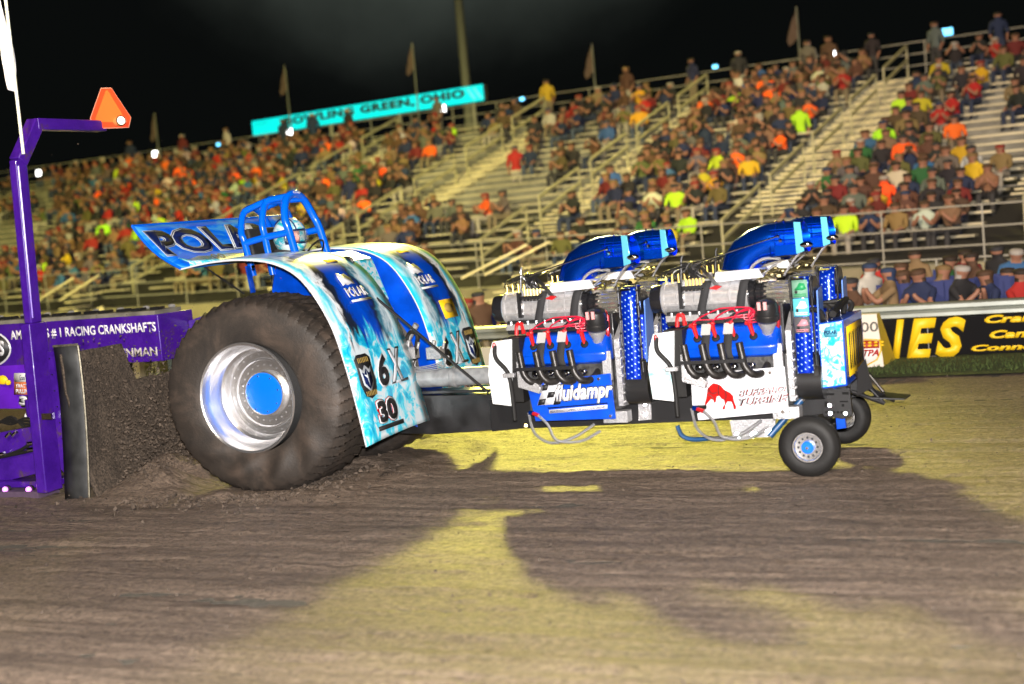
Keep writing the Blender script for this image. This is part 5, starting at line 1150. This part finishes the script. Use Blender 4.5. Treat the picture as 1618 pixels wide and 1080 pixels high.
# ------------------------------------------------------------------ crowd
def crowd():
    sh = bpy.data.materials.new('shirt'); sh.use_nodes = True; nt = sh.node_tree; oi = nt.nodes.new('ShaderNodeObjectInfo'); bs = nt.nodes['Principled BSDF']; nt.links.new(oi.outputs['Color'], bs.inputs['Base Color']); bs.inputs['Roughness'].default_value = .85
    def rm(name, stops):
        m_ = bpy.data.materials.new(name); m_.use_nodes = True; nt = m_.node_tree; oi = nt.nodes.new('ShaderNodeObjectInfo'); c = ramp(nt, oi.outputs['Random'], stops, 'CONSTANT'); nt.links.new(c, nt.nodes['Principled BSDF'].inputs['Base Color']); nt.nodes['Principled BSDF'].inputs['Roughness'].default_value = .8; return m_
    HS = [(0, (.02, .012, .008)), (.35, (.06, .03, .015)), (.58, (.02, .02, .025)), (.76, (.16, .10, .04)), (.84, (.3, .28, .26)), (.9, (.2, .02, .015)), (.95, (.015, .03, .08))]
    TS = [(0, (.02, .03, .07)), (.35, (.03, .03, .035)), (.6, (.16, .13, .09)), (.8, (.05, .07, .12)), (.92, (.3, .28, .25))]
    hair = rm('hair_or_cap', HS); trou = rm('trousers', TS)
    def pose(kind):
        if kind == 'stand':
            n = [((0, 0, 0), .15, .11), ((0, 0, .25), .14, .10), ((0, 0, .43), .17, .10), ((0, 0, .53), .055), ((0, -.01, .66), .135, .15), ((0, -.01, .73), .12)]
            legs = lambda s: [((s*.09, 0, -.1), .09), ((s*.10, -.02, -.46), .065), ((s*.10, .02, -.86), .05), ((s*.11, -.10, -.90), .04)]
            arms = lambda s: [((s*.19, 0, .44), .065), ((s*.24, .03, .16), .048), ((s*.2, -.10, -.05), .036), ((s*.19, -.13, -.11), .036)]
        else:
            n = [((0, 0, .10), .16, .13), ((0, -.02, .32), .15, .11), ((0, -.03, .48), .17, .11), ((0, -.04, .58), .055), ((0, -.07, .70), .135, .15), ((0, -.07, .77), .12)]
            legs = lambda s: [((s*.10, -.05, .08), .10), ((s*.14, -.44, .12), .07), ((s*.14, -.44, -.28), .055), ((s*.14, -.54, -.33), .04)]
            A_ = {'sit': lambda s: [((s*.20, -.03, .47), .065), ((s*.25, -.12, .25), .048), ((s*.14, -.36, .18), .036), ((s*.12, -.42, .18), .036)],
                  'lean': lambda s: [((s*.19, -.08, .44), .065), ((s*.2, -.30, .26), .048), ((s*.06, -.40, .42), .036), ((s*.04, -.40, .48), .036)],
                  'phone': lambda s: [((s*.19, -.03, .47), .065), ((s*.26, -.2, .42), .048), ((s*.08, -.33, .62), .036), ((s*.05, -.34, .68), .036)]}
            arms = A_[kind]
        e = [(0, 1), (1, 2), (2, 3), (3, 4), (4, 5)]
        for s in (-1, 1):
            i = len(n); n += legs(s); e += [(0, i), (i, i+1), (i+1, i+2), (i+2, i+3)]
            i = len(n); n += arms(s); e += [(2, i), (i, i+1), (i+1, i+2), (i+2, i+3)]
        me = skin_body('spectator', n, e, [sh, skin, hair, trou], 1)
        zm = max(v.co.z for v in me.vertices); hy_ = sum(v.co.y for v in me.vertices if v.co.z > .66)/max(1, len([1 for v in me.vertices if v.co.z > .66])); print(kind, zm, hy_, len(me.polygons))
        for p in me.polygons:
            c = p.center
            if c.z > .585: p.material_index = 2 if (c.z > zm-.10 or (c.y > hy_-.03 and c.z > zm-.2)) else 1
            elif kind == 'stand' and c.z < .02 and abs(c.x) < .18: p.material_index = 3 if c.z > -.86 else 2
            elif kind != 'stand' and (c.z < .2 and not (c.y < -.30 and .145 < c.z and abs(c.x) < .17 and kind == 'sit')) and c.z < .2: p.material_index = 3
            elif abs(c.x) > .02 and c.y < -.24: p.material_index = 1
            elif kind == 'stand' and c.z < .12 and abs(c.x) > .18: p.material_index = 1
        return me
    M4 = {k: pose(k) for k in ('sit', 'lean', 'phone', 'stand')}
    light = {}
    COLS = [('dark', (.015, .015, .018), 30), ('brown', (.075, .038, .022), 22), ('navy', (.010, .018, .06), 16), ('grey', (.10, .10, .10), 14), ('maroon', (.12, .012, .012), 8), ('white', (.42, .41, .38), 5), ('red', (.32, .015, .012), 6), ('tan', (.18, .12, .06), 9), ('green', (.02, .10, .03), 3), ('orange', (.85, .11, .01), 5), ('lime', (.40, .66, .02), 3), ('yellow', (.5, .33, .015), 4), ('blue', (.03, .10, .24), 5), ('olive', (.09, .09, .025), 10)]
    bag = [c for c in COLS for _ in range(c[2])]
    ORD = ['first', 'second', 'third', 'fourth', 'fifth', 'sixth', 'seventh', 'eighth', 'ninth', 'tenth', 'eleventh', 'twelfth', 'thirteenth', 'fourteenth', 'fifteenth', 'sixteenth', 'seventeenth', 'eighteenth', 'nineteenth', 'twentieth']
    def o_(i): return ORD[i] if i < 20 else '%dth' % (i+1) if (i+1) % 10 not in (1, 2, 3) else '%d%s' % (i+1, {1: 'st', 2: 'nd', 3: 'rd'}[(i+1) % 10])
    seats = []
    for r in range(NR):
        s = S0_+rnd.random()*.5; t = 1.5+r*TD; z = DZ+.05+r*RS
        while s < S1_:
            s += rnd.uniform(.50, .62)
            if in_aisle(s, .18): continue
            p = sp(s, t+.42, z+.385); X, Y = proj(p)
            if not (-40 < X < 1660): continue
            dens = .60+.95*noise.noise(V((s*.22, r*.30, 5)))
            if 700 < X < 960 and 180 < Y < 400: dens -= .35
            if X < 90 and 290 < Y < 420: dens -= .55
            if X > 1460 and 150 < Y < 270: dens += .0
            if 930 < X < 1000 and Y > 300: dens -= .3
            if 1180 < X < 1470: dens += .45
            if X > 1470 and Y > 260: dens += .3
            if 880 < X < 1240 and Y < 330: dens += .1
            if rnd.random() < dens: seats.append((r, s, p, rnd.choice(bag), rnd.choice(['sit', 'sit', 'sit', 'lean', 'lean', 'lean', 'sit', 'phone']) if rnd.random() < .97 else 'stand', X, Y))
    # people standing on the top walkway
    s = S0_
    while s < S1_:
        s += rnd.uniform(.6, 2.6); p = sp(s, TE-.1, ZE+.78); X, Y = proj(p)
        if not (0 < X < 1618): continue
        if (380 < X < 640 and rnd.random() < .3) or X > 1050 or rnd.random() < .35: seats.append((NR, s, p, rnd.choice([c for c in bag if c[0] not in ('orange', 'lime')]), 'stand', X, Y))
    # people on folding chairs and standing behind the guard rail
    front = []
    for px, y, kd, col in [(1345, 8.4, 'lean', 'brown'), (1375, 8.6, 'stand', 'white'), (1408, 8.2, 'lean', 'tan'), (1436, 8.8, 'sit', 'blue'), (1462, 8.3, 'lean', 'navy'), (1488, 9.2, 'sit', 'tan'), (1512, 8.4, 'lean', 'dark'), (1540, 9.4, 'stand', 'brown'), (1566, 8.6, 'sit', 'navy'), (1592, 9.0, 'sit', 'white'), (1615, 8.4, 'lean', 'red'),
                           (735, 8.8, 'lean', 'dark'), (762, 8.3, 'sit', 'brown'), (790, 9.0, 'lean', 'navy'), (840, 8.6, 'sit', 'tan'), (700, 9.3, 'sit', 'maroon'), (205, 9.4, 'sit', 'red'), (232, 8.8, 'lean', 'tan'), (180, 9.0, 'sit', 'dark'), (265, 9.2, 'sit', 'brown'), (110, 9.1, 'lean', 'yellow'), (60, 9.0, 'sit', 'dark'), (20, 9.4, 'sit', 'grey'),
                           (1392, 10.2, 'sit', 'red'), (1425, 10.6, 'sit', 'brown'), (1452, 11, 'stand', 'tan'), (1498, 10.8, 'sit', 'green'), (1528, 11.2, 'sit', 'maroon'), (1580, 11, 'stand', 'dark'), (1605, 10.4, 'sit', 'blue')]:
        front.append((px, y, kd, next(c for c in COLS if c[0] == col)))
    nf = 0
    for px, y, kd, c in sorted(front):
        p = at(px, 480, y); p.z = .42 if kd != 'stand' else .62
        if kd == 'stand': p.z = .55
        o = bpy.data.objects.new('person', M4[kd]); S.collection.objects.link(o); o.location = p; o.rotation_euler = (rnd.uniform(-.12, .12), rnd.uniform(-.1, .1), math.radians(rnd.uniform(-60, 60))); o.location.z -= rnd.uniform(.0, .22); o.color = (*c[1], 1)
        if kd == 'stand': o.location.z = .50; o.scale = (.95, .95, .95); 
        side = 'right of the radiator' if px > 1300 else ('between rear fender and engines' if px > 600 else 'left beside the sled beam'); nf += 1
        tag(o, 'spectator in %s shirt %s just behind the guard rail, %s from the left' % (c[0], 'standing' if kd == 'stand' else 'sitting', o_(nf-1)), 'spectator', 'spectators behind the guard rail')
        if kd != 'stand':
            ch = thing('folding_chair', (p.x, p.y, 0), 'dark folding chair under the %s spectator from the left behind the rail' % o_(nf-1), 'chair', 'folding chairs behind the guard rail')
            b = MB(); b.box((p.x, p.y, .40), (.46, .44, .03)); b.build('seat', navyc, ch); b = MB(); b.box((p.x, p.y+.24, .66), (.46, .03, .42)); b.build('backrest', navyc, ch)
            for sx in (-1, 1):
                for sy in (-1, 1): b = MB(); b.tube([(p.x+sx*.21, p.y+sy*.2, -.02), (p.x+sx*.21, p.y+sy*.2, .40)], .012, 6); b.build('leg', railm, ch)
    # row/section labels; the largest 265 in view stay individuals
    vis = [q for q in seats if 0 < q[5] < 1618 and q[6] > 0 and not (q[5] < 620 and q[6] > 400) and not (830 < q[5] < 1350 and q[6] > 375) and not (q[5] < 90 and q[6] > 220 and q[5] > 20)]
    vis.sort(key=lambda q: (q[2]-CAM).length); keep = set(id(q) for q in vis[:265])
    rest = [q for q in seats if id(q) not in keep]; ind = [q for q in seats if id(q) in keep]
    cnt = {}; ind.sort(key=lambda q: (q[0], q[1])); SEC = ['first', 'second', 'third', 'fourth', 'fifth', 'sixth']
    for r, s, p, c, kd, X, Y in ind:
        sec = sum(1 for a, w in AIS if s > a); k = (r, sec); cnt[k] = cnt.get(k, 0)+1
        o = bpy.data.objects.new('person', M4[kd]); S.collection.objects.link(o); o.location = p; o.rotation_euler = (0, 0, -SA+math.radians(rnd.uniform(-25, 25))); o.color = (*[min(1, v*rnd.uniform(.8, 1.2)) for v in c[1]], 1)
        sc = rnd.uniform(.9, 1.08); o.scale = (sc, sc, sc)
        row = 'top walkway' if r == NR else ('%s bench row' % o_(r))
        tag(o, '%s person along the %s, %s block from the left, in %s shirt' % (o_(cnt[k]-1), row, SEC[sec], c[0]), 'spectator', 'spectators in the grandstand')
    # all farther spectators as one crowd with per-person colours
    cm = bpy.data.materials.new('crowd_cloth'); cm.use_nodes = True; nt = cm.node_tree; a = nt.nodes.new('ShaderNodeAttribute'); a.attribute_name = 'tint'; nt.links.new(a.outputs['Color'], nt.nodes['Principled BSDF'].inputs['Base Color']); nt.nodes['Principled BSDF'].inputs['Roughness'].default_value = .85
    verts, faces, cols = [], [], []
    for r, s, p, c, kd, X, Y in rest:
        me = M4[kd]; R = Matrix.Rotation(-SA+math.radians(rnd.uniform(-25, 25)), 4, 'Z'); sc = rnd.uniform(.9, 1.08); base = len(verts)
        for v in me.vertices: w = p+(R @ v.co)*sc; verts.append((w.x, w.y, w.z))
        hcol = rnd.choice([x[1] for x in HS]); tcol = rnd.choice([x[1] for x in TS]); pc = {0: tuple(min(1, v*rnd.uniform(.8, 1.2)) for v in c[1]), 1: (.25, .12, .08), 2: hcol, 3: tcol}
        for f in me.polygons: faces.append([base+i for i in f.vertices]); cols.append(pc[f.material_index])
    me = bpy.data.meshes.new('crowd'); me.from_pydata(verts, [], faces); at_ = me.attributes.new('tint', 'FLOAT_COLOR', 'FACE')
    at_.data.foreach_set('color', [x for c in cols for x in (*c, 1)]); me.materials.append(cm); me.shade_smooth()
    o = bpy.data.objects.new('crowd', me); S.collection.objects.link(o); tag(o, 'distant crowd packing the upper rows and far end of the grandstand', 'crowd', kind='stuff')
    print('seats', len(seats), 'individual', len(ind), 'stuff', len(rest))
navyc = mat('navy_chair_cloth', (.01, .02, .12), .7)
crowd()
